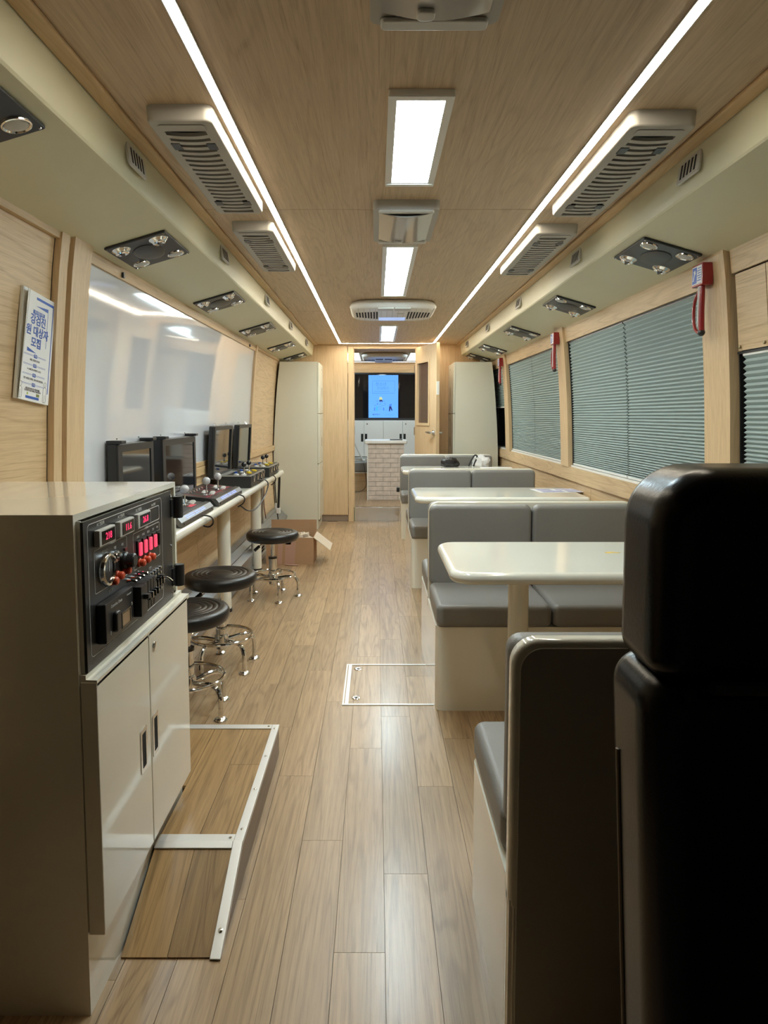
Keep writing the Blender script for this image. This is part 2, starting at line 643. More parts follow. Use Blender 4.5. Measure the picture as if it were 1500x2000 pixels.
wins = [(0.9, 2.42, 1.447, 'window_1', [(0.95, 1.63), (1.64, 2.39)]),
        (2.62, 4.50, 1.718, 'window_2', [(2.630, 3.500), (3.512, 4.476)]),
        (4.68, 6.50, 1.718, 'window_3', [(4.705, 5.570), (5.582, 6.485)]),
        (6.69, 7.50, 1.718, 'window_4', [(6.72, 7.44)])]
BL = ['grey-green pleated blind mostly hidden behind the black seat', 'grey-green pleated blind nearest the camera, in the cut-off window beside the first red hammer',
      'grey-green pleated blind beside the first red hammer, near half of the large window',
      'grey-green pleated blind in the far half of the large window, ending at the second post',
      'grey-green pleated blind just past the second red hammer, near half of the far window',
      'grey-green pleated blind in the far half of the far window beside the third hammer',
      'narrow half-lowered blind in the dark gap behind the tall right cupboard']
bi = 0
for (a, b, zt, nm, bl) in wins:
    wn = struct(nm)
    OB('glass', wallstrip(NB(), 1, .87, zt, a, b, -.062, .068, 6), M_winglass, wn)
    OB('sill', wallstrip(NB(), 1, .869, .882, a, b, .008, .06, 1), M_white, wn)
    OB('dark_reveal', wallstrip(NB(), 1, zt - .004, zt + .004, a, b, .002, .06, 1), M_black, wn)
    for ya, yb in ((a, a + .006), (b - .006, b)):
        OB('jamb', wallstrip(NB(), 1, .882, zt - .004, ya, yb, -.002, .06, 5), M_black, wn)
    for (ya, yb) in bl:
        z0 = .897 if bi != 6 else 1.315
        z1 = zt - .012
        # pleats open at the top, tighter at the bottom
        zs = [z1]; 
        while zs[-1] > z0:
            t = (zs[-1] - z0) / (z1 - z0 + 1e-6)
            zs.append(zs[-1] - (.0058 + .0055 * t))
        zs[-1] = z0
        front = [(wr(z) + .006 + (.0065 if k % 2 else -.0055), z) for k, z in enumerate(zs)]
        back = [(px + .0012, pz) for px, pz in front]
        bm = NB()
        fa = [bm.verts.new((px, ya, pz)) for px, pz in front]; fb = [bm.verts.new((px, yb, pz)) for px, pz in front]
        ba = [bm.verts.new((px, ya, pz)) for px, pz in back]; bb = [bm.verts.new((px, yb, pz)) for px, pz in back]
        for k in range(len(front) - 1):
            bm.faces.new((fa[k], fa[k + 1], fb[k + 1], fb[k])); bm.faces.new((ba[k], bb[k], bb[k + 1], ba[k + 1]))
            bm.faces.new((fa[k], ba[k], ba[k + 1], fa[k + 1])); bm.faces.new((fb[k], fb[k + 1], bb[k + 1], bb[k]))
        bt = thing('pleated_blind', BL[bi], 'blind', (wr(z0), (ya + yb) / 2, z0), 'pleated window blinds')
        OB('fabric', bm, M_blind, bt, ang=20)
        OB('bottom_rail', box(NB(), wr(z0) - .001, wr(z0) + .016, ya, yb, z0 - .012, z0, bev=.002), M_white, bt)
        OB('head_rail', box(NB(), wr(z1), wr(z1) + .016, ya, yb, z1, z1 + .008), M_white if bi < 2 else M_black, bt)
        bi += 1

# ------------------------------------------------------------------ end partition with its doorway
WB_ = struct('wall_back')
DX0, DX1, DZ = -.250, .452, 1.975
B('wall_panel', M_wz, WB_, -1.2, -.327, YE, YE + .03, .075, ZC)
B('wall_panel', M_wz, WB_, .525, 1.45, YE, YE + .03, .075, ZC)
B('plinth', M_taupe, WB_, -1.2, -.30, YE + .012, YE + .03, 0, .075)
B('plinth', M_taupe, WB_, .53, 1.45, YE + .012, YE + .03, 0, .075)
B('header', M_wx, WB_, -.324, .522, YE - .002, YE + .03, DZ + .03, ZC)
d1 = struct('door_1')
B('frame', M_trimw if False else M_wz, d1, -.322, DX0 - .008, YE - .012, YE + .05, 0, DZ + .028, bev=.003)
B('frame', M_wz, d1, DX1 + .008, .52, YE - .012, YE + .05, 0, DZ + .028, bev=.003)
B('frame', M_wx, d1, DX0 - .008, DX1 + .008, YE - .012, YE + .05, DZ + .002, DZ + .028, bev=.003)
B('stop', M_wz, d1, DX0 - .008, DX0, YE + .01, YE + .05, .165, DZ)
B('stop', M_wz, d1, DX1, DX1 + .008, YE + .01, YE + .05, .165, DZ)
B('strike_plate', M_steel, d1, DX0 - .0005, DX0 + .002, YE + .014, YE + .04, 1.00, 1.10)
# steel riser
rs = B('step_riser', M_steel, None, -.243, .27, YE - .006, YE + .05, 0, .163, bev=.002)
tag(rs, 'polished steel step riser in the doorway to the rear room', 'step')
B('side_panel', M_creamm, rs, -.25, -.244, YE - .006, YE + .04, 0, .165)
B('side_panel', M_creamm, rs, .271, .448, YE - .006, YE + .04, 0, .163)

# open door leaf
HX, HY = .458, 7.515
ang = math.atan2(6.925 - HY, .648 - HX)
lw = math.hypot(.648 - HX, 6.925 - HY)
Md = Matrix.Translation((HX, HY, 0)) @ Matrix.Rotation(ang, 4, 'Z')
dl = thing('door', 'oak door with a smoked glass slot, standing open towards the right', 'door', (HX, HY, 0))


def D(name, m, *a, bev=0.0):
    bm = NB(); box(bm, *a, bev=bev, M=Md)
    return OB(name, bm, m, dl)


W0, W1 = .085, .405    # glazed slot across the leaf (from the hinge)
T0, T1 = -.018, .018
D('leaf_panel', M_wz, 0, W0, T0, T1, .02, 1.985)
D('leaf_panel', M_wz, W1, lw, T0, T1, .02, 1.985)
D('leaf_panel', M_wz, W0, W1, T0, T1, .02, 1.14)
D('leaf_panel', M_wz, W0, W1, T0, T1, 1.80, 1.985)
D('glass_pane', M_brown, W0, W1, -.004, .004, 1.14, 1.80)
for s in (-1, 1):
    a, b = (T0 - .008, T0) if s < 0 else (T1, T1 + .008)
    D('glazing_bead', M_wz, W0 - .03, W0, a, b, 1.11, 1.83, bev=.002)
    D('glazing_bead', M_wz, W1, W1 + .03, a, b, 1.11, 1.83, bev=.002)
    D('glazing_bead', M_wz, W0, W1, a, b, 1.11, 1.14, bev=.002)
    D('glazing_bead', M_wz, W0, W1, a, b, 1.80, 1.83, bev=.002)
    bm = NB()
    yy = (T1 if s > 0 else T0)
    t = NB(); cyl(t, (lw - .055, 1.04), .032, yy, yy + s * .014, 'Y', 20, bev=.003)
    cyl(t, (lw - .055, 1.04), .010, yy + s * .01, yy + s * .05, 'Y', 12)
    tube(t, [(lw - .055, yy + s * .046, 1.04), (lw - .10, yy + s * .052, 1.04), (lw - .17, yy + s * .046, 1.043)], [.014, .013, .010], 10, smooth=2)
    merge(bm, t, Md)
    OB('handle', bm, M_chrome, dl)
D('contact_sensor', M_white, lw, lw + .010, T0, T1 - .006, 1.44, 1.58, bev=.002)
for z in (.3, 1.0, 1.7):
    D('hinge', M_steel, -.006, .006, T0 - .01, T0 + .02, z, z + .09)

# ------------------------------------------------------------------ LED strips and ceiling lights
def led(label, *a, m=None):
    bm = NB(); box(bm, *a)
    o = thing('led_strip_light', label, 'light', ((a[0] + a[1]) / 2, (a[2] + a[3]) / 2, ZC))
    OB('diffuser', bm, m or M_led, o)
    g = .003
    if a[1] - a[0] < .1:
        OB('channel', box(box(NB(), a[0] - g, a[0], a[2], a[3], a[4] + .001, a[5]), a[1], a[1] + g, a[2], a[3], a[4] + .001, a[5]), M_alu, o)
    else:
        OB('channel', box(box(NB(), a[0], a[1], a[2] - g, a[2], a[4] + .001, a[5]), a[0], a[1], a[3], a[3] + g, a[4] + .001, a[5]), M_alu, o)
    return o


led('long warm LED strip along the left side of the ceiling', -.414, -.392, 1.18, 7.37, ZC - .005, ZC)
led('long warm LED strip along the right side of the ceiling', .626, .648, 1.18, 7.37, ZC - .005, ZC)
led('short warm LED strip across the ceiling above the doorway', -.414, .648, 7.374, 7.396, ZC - .005, ZC)


def ceil_light(y0, y1, label, x0=.03, x1=.197, zc=ZC, fx=.022, fy=.03):
    t = thing('ceiling_light', label, 'light', ((x0 + x1) / 2, (y0 + y1) / 2, zc), 'rectangular ceiling light panels')
    OB('frame', ring(NB(), (x0, x1, y0, y1, .006), (x0 + fx, x1 - fx, y0 + fy, y1 - fy, .003), zc - .014, zc), M_white, t)
    B('diffuser', M_lpanel if y0 < 7.5 else M_lpanelr, t, x0 + fx, x1 - fx, y0 + fy, y1 - fy, zc - .009, zc)
    for yy in (y0 + .012, y1 - .012):
        OB('end_cap', box(NB(), x0 + .001, x1 - .001, yy - .010, yy + .010, zc - .017, zc - .014), M_white, t)
    return t


ceil_light(1.69, 2.335, 'nearest and largest-looking white ceiling light panel')
ceil_light(3.14, 4.43, 'middle long white ceiling light panel behind the roof hatch')
ceil_light(5.87, 7.08, 'farthest small ceiling light panel in front of the doorway')


# roof vents with clear cover
def roof_vent(y0, y1, label, x0=-.012, x1=.238):
    t = thing('roof_vent', label, 'roof vent', ((x0 + x1) / 2, (y0 + y1) / 2, ZC), 'grey roof vents with clear covers')
    z = ZC - .036
    bm = NB(); ring(bm, (x0, x1, y0, y1, .02), (x0 + .028, x1 - .028, y0 + .045, y1 - .05, .006), z, ZC)
    OB('frame', bm, M_greyp, t)
    B('recess', M_greyl, t, x0 + .028, x1 - .028, y0 + .045, y1 - .05, ZC - .004, ZC)
    # bowed clear cover
    bm = NB()
    n = 10
    for k in range(n):
        a, b = k / n, (k + 1) / n
        xa, xb = x0 + .022 + (x1 - x0 - .044) * a, x0 + .022 + (x1 - x0 - .044) * b
        za, zb = z - .002 - .016 * math.sin(PI * a), z - .002 - .016 * math.sin(PI * b)
        vs = [bm.verts.new(p) for p in [(xa, y0 + .04, za), (xb, y0 + .04, zb), (xb, y1 - .045, zb), (xa, y1 - .045, za),
                                        (xa, y0 + .04, za + .004), (xb, y0 + .04, zb + .004), (xb, y1 - .045, zb + .004), (xa, y1 - .045, za + .004)]]
        for f in [(0, 3, 2, 1), (4, 5, 6, 7), (0, 1, 5, 4), (2, 3, 7, 6)] + ([(3, 0, 4, 7)] if k == 0 else []) + ([(1, 2, 6, 5)] if k == n - 1 else []):
            bm.faces.new([vs[i] for i in f])
    bmesh.ops.remove_doubles(bm, verts=bm.verts, dist=1e-5)
    OB('cover', bm, mat('clear_grey_cover', (.42, .42, .42), .08, coat=.5), t, ang=40)
    bm = NB(); slab(bm, x0 + .02, x1 - .02, y0 - .004, y0 + .025, z - .010, z, .01, .005, 'Z', 4, 3)
    OB('wind_deflector', bm, M_greyl, t)
    bm = NB(); slab(bm, x0 + .02, x1 - .02, y1 - .03, y1 + .004, z - .010, z, .01, .004, 'Z', 4, 3)
    OB('wind_deflector', bm, M_greyl, t)
    bm = NB(); slab(bm, CX - .045, CX - .01, y1 - .085, y1 - .055, z - .026, z - .017, .01, .003, 'Z', 4, 3)
    OB('latch', bm, M_greyl, t)
    return t


roof_vent(2.52, 2.98, 'grey roof vent with clear cover between the two nearest light panels')
roof_vent(.86, 1.36, 'grey roof vent with clear cover cut off by the top of the picture')


# ceiling return-air grilles
def grille(x0, x1, y0, y1, label):
    t = thing('air_grille', label, 'air grille', ((x0 + x1) / 2, (y0 + y1) / 2, ZC), 'louvred air grilles beside the LED strips')
    z0 = ZC - .042
    bm = NB()
    q0, q1 = y0 + .062, y1 - .024
    A = [(rr(x0 - .002, x1 + .002, y0 - .002, y1 + .002, .024, 6), ZC), (rr(x0, x1, y0, y1, .022, 6), z0 + .007),
         (rr(x0 + .002, x1 - .002, y0 + .002, y1 - .002, .021, 6), z0 + .0025), (rr(x0 + .006, x1 - .006, y0 + .006, y1 - .006, .018, 6), z0),
         (rr(x0 + .030, x1 - .030, q0, q1, .004, 6), z0), (rr(x0 + .030, x1 - .030, q0, q1, .004, 6), z0 + .03)]
    loft(bm, [[(a, b, z) for a, b in L_] for L_, z in A], cap=False)
    OB('housing', bm, M_greyp, t, ang=40)
    B('dark_backing', M_dark, t, x0 + .030, x1 - .030, q0, q1, z0 + .026, z0 + .03)
    n = 19
    L0, L1 = q0, q1
    st = (L1 - L0) / n
    me = None
    for k in range(n - 1):
        yc = L0 + st * (k + 1)
        if me is None:
            bm = NB(); m_ = 6
            pts0, pts1 = [], []
            hw = (x1 - x0) / 2 - .030
            f = [(-hw + 2 * hw * i / m_) for i in range(m_ + 1)]
            bow = lambda q: .010 * (1 - (q / hw) ** 2)
            poly = [(q, bow(q) - st * .27) for q in f] + [(q, bow(q) + st * .27) for q in reversed(f)]
            prism(bm, poly, 0, .010, 'Z')
            o = OB('slat', bm, M_greyp, t)
            me = o.data
        else:
            o = bpy.data.objects.new('slat', me); C.objects.link(o); o.parent = t
        o.matrix_parent_inverse = Matrix.Translation(-WL(t))
        o.location = ((x0 + x1) / 2, yc - .005, z0 - .0005)
    OB('centre_plate', slab(NB(), x0 + .024, x1 - .024, y0 + .020, y0 + .056, z0 - .0025, z0, .008, .001, 'Z', 4, 2), M_greyp, t)
    for xx in (x0 + .036, x1 - .036):
        for yy in (y0 + .16, y1 - .13):
            OB('catch', slab(NB(), xx - .013, xx + .013, yy - .022, yy + .022, z0 - .0025, z0 + .004, .003, .001, 'Z', 3, 1), M_black, t)
    return t


grille(-.602, -.430, 1.77, 2.56, 'nearest louvred ceiling air grille left of the left LED strip')
grille(-.602, -.430, 2.79, 3.57, 'second louvred ceiling air grille along the left LED strip')
grille(.676, .852, 1.80, 2.60, 'nearest louvred ceiling air grille right of the right LED strip')
grille(.676, .852, 2.83, 3.66, 'second louvred ceiling air grille along the right LED strip')

# ceiling air conditioner
ac = thing('ceiling_air_conditioner', 'white oval ceiling air conditioner with blue-lit front and slotted ends', 'air conditioner', (.12, 4.9, ZC))
bm = NB(); slab(bm, -.19, .43, 4.60, 5.26, ZC - .062, ZC, .17, .035, 'Z', 10, 6)
OB('housing', bm, M_white, ac)
B('vent_panel', M_greyl, ac, .01, .12, 4.62, 4.72, ZC - .066, ZC - .05, bev=.003)
B('vent_panel', M_greyl, ac, .13, .24, 4.62, 4.72, ZC - .066, ZC - .05, bev=.003)
for s in (-1, 1):
    for k in range(8):
        xx = CX + s * (.115 + k * .021)
        B('slot', M_dark, ac, xx - .006, xx + .006, 4.78 + .006 * k, 5.12 - .012 * k, ZC - .0635, ZC - .058)
B('display', emis('pale_blue_panel', (.45, .6, 1), .7), ac, .02, .22, 5.05, 5.20, ZC - .0640, ZC - .058)
B('logo_plate', M_greyl, ac, .15, .20, 4.84, 4.87, ZC - .0635, ZC - .058)
for k in range(14):
    xx = -.13 + k * .041
    B('rib', M_greyl, ac, xx, xx + .004, 4.66, 5.22, ZC - .0628, ZC - .058)


# ------------------------------------------------------------------ round vents row on the duct undersides
def service_panel(y, side, label, i):
    """black passenger panel: two lamps, two nozzles, a speaker grille; lies on the sloping underside"""
    t = thing('service_panel', label, 'service panel', (0, 0, 0), 'black passenger service panels under the ducts')
    sl = math.atan2(.089, .306)
    # local frame: u across (from aisle to wall), v along Y, w down
    u0 = -.739 if side < 0 else 2 * CX + .739
    Ms = Matrix.Translation((u0, y, 1.901)) @ Matrix.Rotation(0 if side > 0 else PI, 4, 'Z') @ Matrix.Rotation(sl, 4, 'Y')
    hw = .158
    ms = {}

    def S(name, t_, m, bl=None):
        bm = NB(); merge(bm, t_, Ms)
        return OB(name, bm, m, t)
    S('panel_plate', slab(NB(), .030, .262, -hw, hw, -.010, -.0005, .006, .004, 'Z', 4, 3), M_black)
    S('speaker_grille', loft(NB(), [[(.146 + a * math.cos(q) * .055, a * math.sin(q) * .092, w_) for q in [2 * PI * k / 20 for k in range(20)]] for a, w_ in ((1, -.009), (1, -.012), (.8, -.016), (.3, -.017))]), M_panel)
    for (u, v) in ((.074, -.105), (.218, -.105)):
        b_ = lathe(NB(), (u, v), [(.034, -.0095), (.033, -.014), (.030, -.015), (.027, -.012), (.0, -.0115)], 20)
        o = S('lamp_ring', b_, M_chrome)
        b_ = lathe(NB(), (u, v), [(.026, -.0125), (.022, -.0145), (.012, -.016), (0, -.0165)], 18)
        bm = NB(); merge(bm, b_, Ms)
        OB('lens', bm, M_greyl, o)
    for (u, v) in ((.074, .105), (.218, .105)):
        b_ = lathe(NB(), (u, v), [(.036, -.0095), (.034, -.013), (.027, -.018), (.024, -.024), (.018, -.027), (0, -.022)], 20)
        o = S('air_nozzle', b_, M_greyl if False else M_chrome)
        b_ = NB(); box(b_, u - .004, u + .004, v - .018, v + .018, -.031, -.022, bev=.0015)
        bm = NB(); merge(bm, b_, Ms)
        OB('vane', bm, M_black, o)
    for v in (-.146, .146):
        for u in (.040, .252):
            S('screw', lathe(NB(), (u, v), [(.004, -.009), (.003, -.012), (0, -.0125)], 8), M_steel)
    return t


WH = ['nearest', 'second', 'third', 'fourth', 'farthest']
for k, y in enumerate((2.68, 3.88, 5.12, 6.38, 7.28)):
    service_panel(y, 1, '%s black service panel on the duct above the windows' % WH[k], k)
for k, y in enumerate((1.42, 2.59, 3.75, 4.93, 6.15, 7.19)):
    nm = ['cut-off nearest', 'first complete', 'second complete', 'third complete', 'fourth complete', 'farthest'][k]
    service_panel(y, -1, '%s black service panel on the duct above the whiteboard side' % nm, k)


# small grey vents on the duct faces
def duct_vent(y, side, label):
    xx = (-.7168 if side < 0 else 2 * CX + .7168)
    s = -side
    t = thing('duct_vent', label, 'vent', (xx, y, 1.97), 'small grey vents on the duct faces')
    h = .033; hw = .072
    Mt = Matrix.Translation((xx, y, 1.972)) @ Matrix.Rotation(s * -.14, 4, 'Y')

    def V(name, b_, m):
        bm = NB(); merge(bm, b_, Mt); return OB(name, bm, m, t)
    V('plate', slab(NB(), -hw, hw, -h, h, 0 if s > 0 else -.008, .008 if s > 0 else 0, .012, .003, 'X', 4, 2), M_greyl)
    for k in range(5):
        yy = -.044 + k * .022
        V('slot', box(NB(), *(sorted((s * .0075, s * .0088))), yy - .005, yy + .005, -.022, .022), M_dark)
    return t


for k, y in enumerate((2.01, 3.15, 4.36, 5.55, 6.80)):
    duct_vent(y, -1, '%s small slotted grey vent on the face of the left duct' % WH[k])
for k, y in enumerate((2.06, 3.20, 4.47, 5.70, 6.97)):
    duct_vent(y, 1, '%s small slotted grey vent on the face of the right duct' % WH[k])


# ------------------------------------------------------------------ hammers
def hammer(y, label):
    t = thing('emergency_hammer', label, 'hammer', (1.27, y, 1.75), 'red emergency hammers on the window posts')
    xw = wr(1.75) - .028
    xi = xw - .042
    OB('holder', box(NB(), xi, xw, y - .042, y + .042, 1.712, 1.795, bev=.004), M_red, t)
    st = OB('sticker', box(NB(), xi - .0008, xi - .0001, y - .036, y + .036, 1.720, 1.788), M_paper, t, label='blue and white instruction sticker')
    OB('blue_field', box(NB(), xi - .0014, xi - .0008, y + .000, y + .033, 1.724, 1.784), M_blue, st)
    OB('hammer_pictogram', prism(NB(), [(y + .028, 1.735), (y + .020, 1.762), (y + .024, 1.770), (y + .012, 1.775), (y + .006, 1.760), (y + .014, 1.757), (y + .022, 1.733)], xi - .0019, xi - .0014, 'X'), M_paper, st)
    for k in range(6):
        OB('text_line', box(NB(), xi - .0014, xi - .0008, y - .032, y - .008 + (k % 2) * .004, 1.776 - k * .009, 1.779 - k * .009), M_navy, st)
    xh = xw - .026
    tz = 1.54
    bm = NB()
    tube(bm, [(xh, y - .012, 1.715), (xh, y - .013, 1.62), (xh + .003, y - .013, tz)], .0105, 12)
    OB('handle', bm, M_red, t)
    bm = NB()
    tube(bm, [(xh, y + .004, 1.712), (xh - .002, y + .012, 1.69), (xh - .004, y + .040, 1.66), (xh - .004, y + .040, 1.58), (xh, y + .026, tz + .006), (xh + .002, y - .008, tz - .006)], .006, 10, smooth=2)
    OB('guard_loop', bm, M_red, t)
    OB('tip', ball(NB(), (xh + .003, y - .012, tz - .003), .014), M_black, t)
    bm = NB(); tube(bm, [(xh - .010, y - .006, 1.71), (xh - .0095, y - .007, 1.56)], .0035, 8)
    OB('reflective_stripe', bm, M_paper, t)
    return t


hammer(2.55, 'red emergency hammer on the nearest window post')
hammer(4.62, 'red emergency hammer on the second window post')
hammer(6.63, 'red emergency hammer on the farthest window post by the cupboard')


# ------------------------------------------------------------------ dining booths
def cushion(name, m, parent, u0, u1, v0, v1, w0, w1, rad=.02, edge=.016, axis='Z', label=None):
    o = OB(name, slab(NB(), u0, u1, v0, v1, w0, w1, rad, edge, axis, 5, 4), m, parent, ang=60, label=label)
    # seam piping
    loop = rr(u0 + edge * .3, u1 - edge * .3, v0 + edge * .3, v1 - edge * .3, rad, 4)
    return o


BX0, BX1, BXM = .247, 1.205, .722


def bench(yc, front, rear, label, xr=BX1):
    t = thing('bench_seat', label, 'bench', (.72, yc, 0), 'grey padded booth benches')
    tb = .016
    bm = NB()
    y0 = yc - .44 if front else yc - tb
    y1 = yc + .44 if rear else yc + tb
    loopb = rr(BX0 - .002, xr, y0, y1, .03, 5)
    rings = [[(a, b, z) for a, b in loopb] for z in (.0, .355)]
    # the foot is set back slightly from the seat
    OB('base', loft(NB(), rings), M_cream, t, ang=40)
    OB('back_board', slab(NB(), BX0 - .002, xr + .01, .30, .818, yc - tb, yc + tb, (.014, .014, .05, .05), .009, 'Y', 8, 5), M_cream, t, ang=60)
    xs = ((BX0, BXM - .002), (BXM + .002, xr))
    for (a, b) in xs:
        if front:
            cushion('seat_cushion', M_grey, t, a, b, yc - .455, yc - .055, .356, .447, .03, .022)
            cushion('back_cushion', M_grey, t, a, b, .43, .808, yc - tb - .056, yc - tb - .0005, .03, .02, 'Y')
        if rear:
            cushion('seat_cushion', M_grey, t, a, b, yc + .055, yc + .455, .356, .447, .03, .022)
            cushion('back_cushion', M_grey, t, a, b, .43, .808, yc + tb + .0005, yc + tb + .056, .03, .02, 'Y')
    if not front:
        bm = slab(NB(), BX0 + .013, xr - .002, .004, .803, yc - tb - .003, yc - tb + .001, (.003, .003, .042, .042), .001, 'Y', 8, 1)
        OB('back_panel', bm, M_lami, t, label='dark taupe back panel')
        B('side_board', M_cream, t, BX0 - .002, BX0 + .02, yc - tb, yc + tb, 0, .34, bev=.011)
        B('side_board', M_cream, t, BX0 - .0, xr + .01, yc - tb + .001, yc + tb, 0, .32)
    return t


bench(1.168, False, True, 'nearest grey booth bench with dark taupe back, seen from behind')
bench(3.07, True, True, 'double-sided grey booth bench between the nearest and middle tables')
bench(5.005, True, True, 'double-sided grey booth bench between the middle and farthest tables')
bD = bench(6.865, True, False, 'farthest grey booth bench standing against the cupboard')
OB('door_buffer', slab(NB(), 6.845, 6.885, .42, .47, BX0 - .034, BX0 - .003, .008, .004, 'X', 4, 2), M_black, bD)


def table(y0, y1, label):
    t = thing('booth_table', label, 'table', (.55, (y0 + y1) / 2, 0), 'ivory booth tables')
    rings = []
    x0, x1 = .238, 1.318
    OB('tabletop', slab(NB(), x0, x1, y0, y1, .682, .722, (.07, .03, .03, .07), .019, 'Z', 8, 5), M_tabletop, t, ang=60)
    yc = (y0 + y1) / 2
    OB('leg', cyl(NB(), (.51, yc), .037, 0, .683, 'Z', 28), M_cream, t)
    OB('floor_flange', lathe(NB(), (.51, yc), [(.065, 0), (.065, .006), (.045, .012), (.038, .016)], 28), M_cream, t)
    B('wall_bracket', M_cream, t, 1.26, 1.335, y0 + .08, y1 - .08, .655, .683)
    return t


table(2.04, 2.58, 'nearest ivory booth table with a yellow smear on its top')
table(3.975, 4.555, 'middle ivory booth table with a printed sheet at its wall end')
table(5.93, 6.49, 'farthest ivory booth table with bags at its back edge')

# sheets, bags, smear
pp = OB('printed_sheet', box(NB(), -.105, .105, -.148, .148, 0, .0012), M_paper)
pp.location = (1.20, 4.34, .7225); pp.rotation_euler = (0, 0, R(-84))
tag(pp, 'printed sheet with blue pictures on the middle booth table', 'paper')
for (a, b, c, d) in ((-.09, -.01, -.12, -.02), (.01, .09, -.12, .03), (-.09, -.02, .01, .12), (.0, .09, .05, .12)):
    o = OB('picture', box(NB(), a, b, c, d, .0012, .0015), mat('printed_lilac', (.35, .36, .55), .6, var=.35, vscale=60), pp)
    o.matrix_parent_inverse = Matrix()
o = OB('text_block', box(NB(), -.09, .09, .13, .14, .0012, .0015), M_navy, pp); o.matrix_parent_inverse = Matrix()
p2 = OB('white_sheet', box(NB(), -.105, .105, -.148, .148, 0, .004), M_paper)
p2.location = (1.14, 6.2, .7225); p2.rotation_euler = (0, 0, R(86))
tag(p2, 'plain white papers at the wall end of the farthest table', 'paper')
bm = NB()
prism(bm, [(-.028, -.006), (-.012, -.012), (.0, -.004), (.016, -.008), (.030, -.001), (.012, .004), (.004, .011), (-.014, .008), (-.024, .003)], 0, .0008, 'Z')
sm = OB('yellow_smear', bm, M_wax); sm.location = (.86, 2.36, .7222)
tag(sm, 'small yellow smear on the nearest booth table', 'tape scrap')


def blob(bm, c, r, seed, amp=.25, seg=20):
    t = bmesh.new()
    bmesh.ops.create_uvsphere(t, u_segments=seg, v_segments=seg // 2, radius=1)
    rnd = random.Random(seed)
    ph = [(rnd.uniform(1, 6), rnd.uniform(0, 6), rnd.uniform(1, 6), rnd.uniform(0, 6)) for _ in range(6)]
    for v in t.verts:
        k = 1 + amp * sum(math.sin(a * 2 * v.co.x + b) * math.sin(c_ * 2 * v.co.y + d + v.co.z * 3) for a, b, c_, d in ph) / 3
        v.co = Vector((v.co.x * r[0] * k, v.co.y * r[1] * k, max(v.co.z * k, -.55) * r[2]))
    merge(bm, t, Matrix.Translation(c))
    return bm


bg = OB('black_bag', blob(NB(), (.725, 6.39, .755), (.085, .05, .055), 3, .3), M_blackv, ang=80)
tag(bg, 'crumpled black bag at the back edge of the farthest table', 'bag')
bg = thing('plastic_bag', 'white translucent plastic bag with black carry handle on the farthest table', 'bag', (1.0, 6.38, .722))
OB('bag_body', blob(NB(), (1.02, 6.39, .762), (.085, .06, .075), 9, .35), mat('crinkled_white_plastic', (.75, .75, .76), .25, bump=.8, bscale=40), bg, ang=30)
OB('bag_handle', tube(NB(), [(.90, 6.36, .728), (.925, 6.36, .79), (.955, 6.36, .842), (.985, 6.36, .83), (.965, 6.36, .78), (.945, 6.36, .728)], .0085, 8, smooth=2), M_black, bg)


# ------------------------------------------------------------------ stools
def stool(loc, hz, rot, label):
    t = thing('swivel_stool', label, 'stool', loc, 'black and chrome swivel stools')
    x, y = loc[0], loc[1]
    pr = [(0, hz - .052), (.150, hz - .052), (.160, hz - .058), (.168, hz - .052), (.174, hz - .036), (.174, hz - .018), (.166, hz - .005), (.150, hz - .001), (.138, hz)]
    for r0 in (.128, .106, .084, .062):
        pr += [(r0 + .006, hz + .0005), (r0 + .002, hz - .0035), (r0 - .002, hz - .0035), (r0 - .006, hz + .0005)]
    pr += [(.03, hz + .001), (0, hz + .001)]
    OB('seat', lathe(NB(), (x, y), pr, 48), M_blackv, t, ang=60)
    OB('seat_plate', cyl(NB(), (x, y), .07, hz - .066, hz - .050, 'Z', 20), M_black, t)
    OB('piston', cyl(NB(), (x, y), .014, .20, hz - .06, 'Z', 20), M_chrome, t)
    OB('collar', cyl(NB(), (x, y), .029, .262, .274, 'Z', 20), M_black, t)
    OB('sleeve', lathe(NB(), (x, y), [(.0, .085), (.024, .085), (.027, .09), (.027, .262), (.024, .265), (0, .265)], 24), M_chrome, t)
    OB('hub', lathe(NB(), (x, y), [(.0, .105), (.034, .105), (.034, .150), (.029, .160), (0, .160)], 24), M_chrome, t)
    RR = .148
    OB('foot_ring', tube(NB(), [(x + RR * math.cos(2 * PI * k / 40), y + RR * math.sin(2 * PI * k / 40), .150) for k in range(40)], .0075, 10, closed=True), M_chrome, t)
    for k in range(5):
        a = R(rot + 72 * k)
        c, s = math.cos(a), math.sin(a)
        P = lambda r, z: (x + c * r, y + s * r, z)
        OB('leg', tube(NB(), [P(.030, .128), P(.105, .137), P(.150, .132), P(.170, .095), P(.168, .045), P(.168, .010)], .0105, 10, smooth=2), M_chrome, t)
        OB('foot_pad', lathe(NB(), P(.168, 0)[:2], [(.024, 0), (.026, .004), (.022, .009), (.012, .014), (0, .014)], 18), M_chrome, t)
    a = R(215)
    OB('lever', tube(NB(), [(x, y, hz - .062), (x - .06, y - .03, hz - .075), (x - .085, y - .055, hz - .095)], .004, 8), M_chrome, t)
    OB('lever_grip', tube(NB(), [(x - .080, y - .050, hz - .092), (x - .110, y - .072, hz - .118)], .0105, 10), M_black, t)
    return t


stool((-.776, 2.62, 0), .442, -26, 'black swivel stool nearest the camera, half hidden by the control cabinet')
stool((-.757, 3.13, 0), .462, -39, 'black swivel stool in the middle of the three')
stool((-.698, 4.356, 0), .446, 4, 'black swivel stool farthest away, beside the cardboard box')

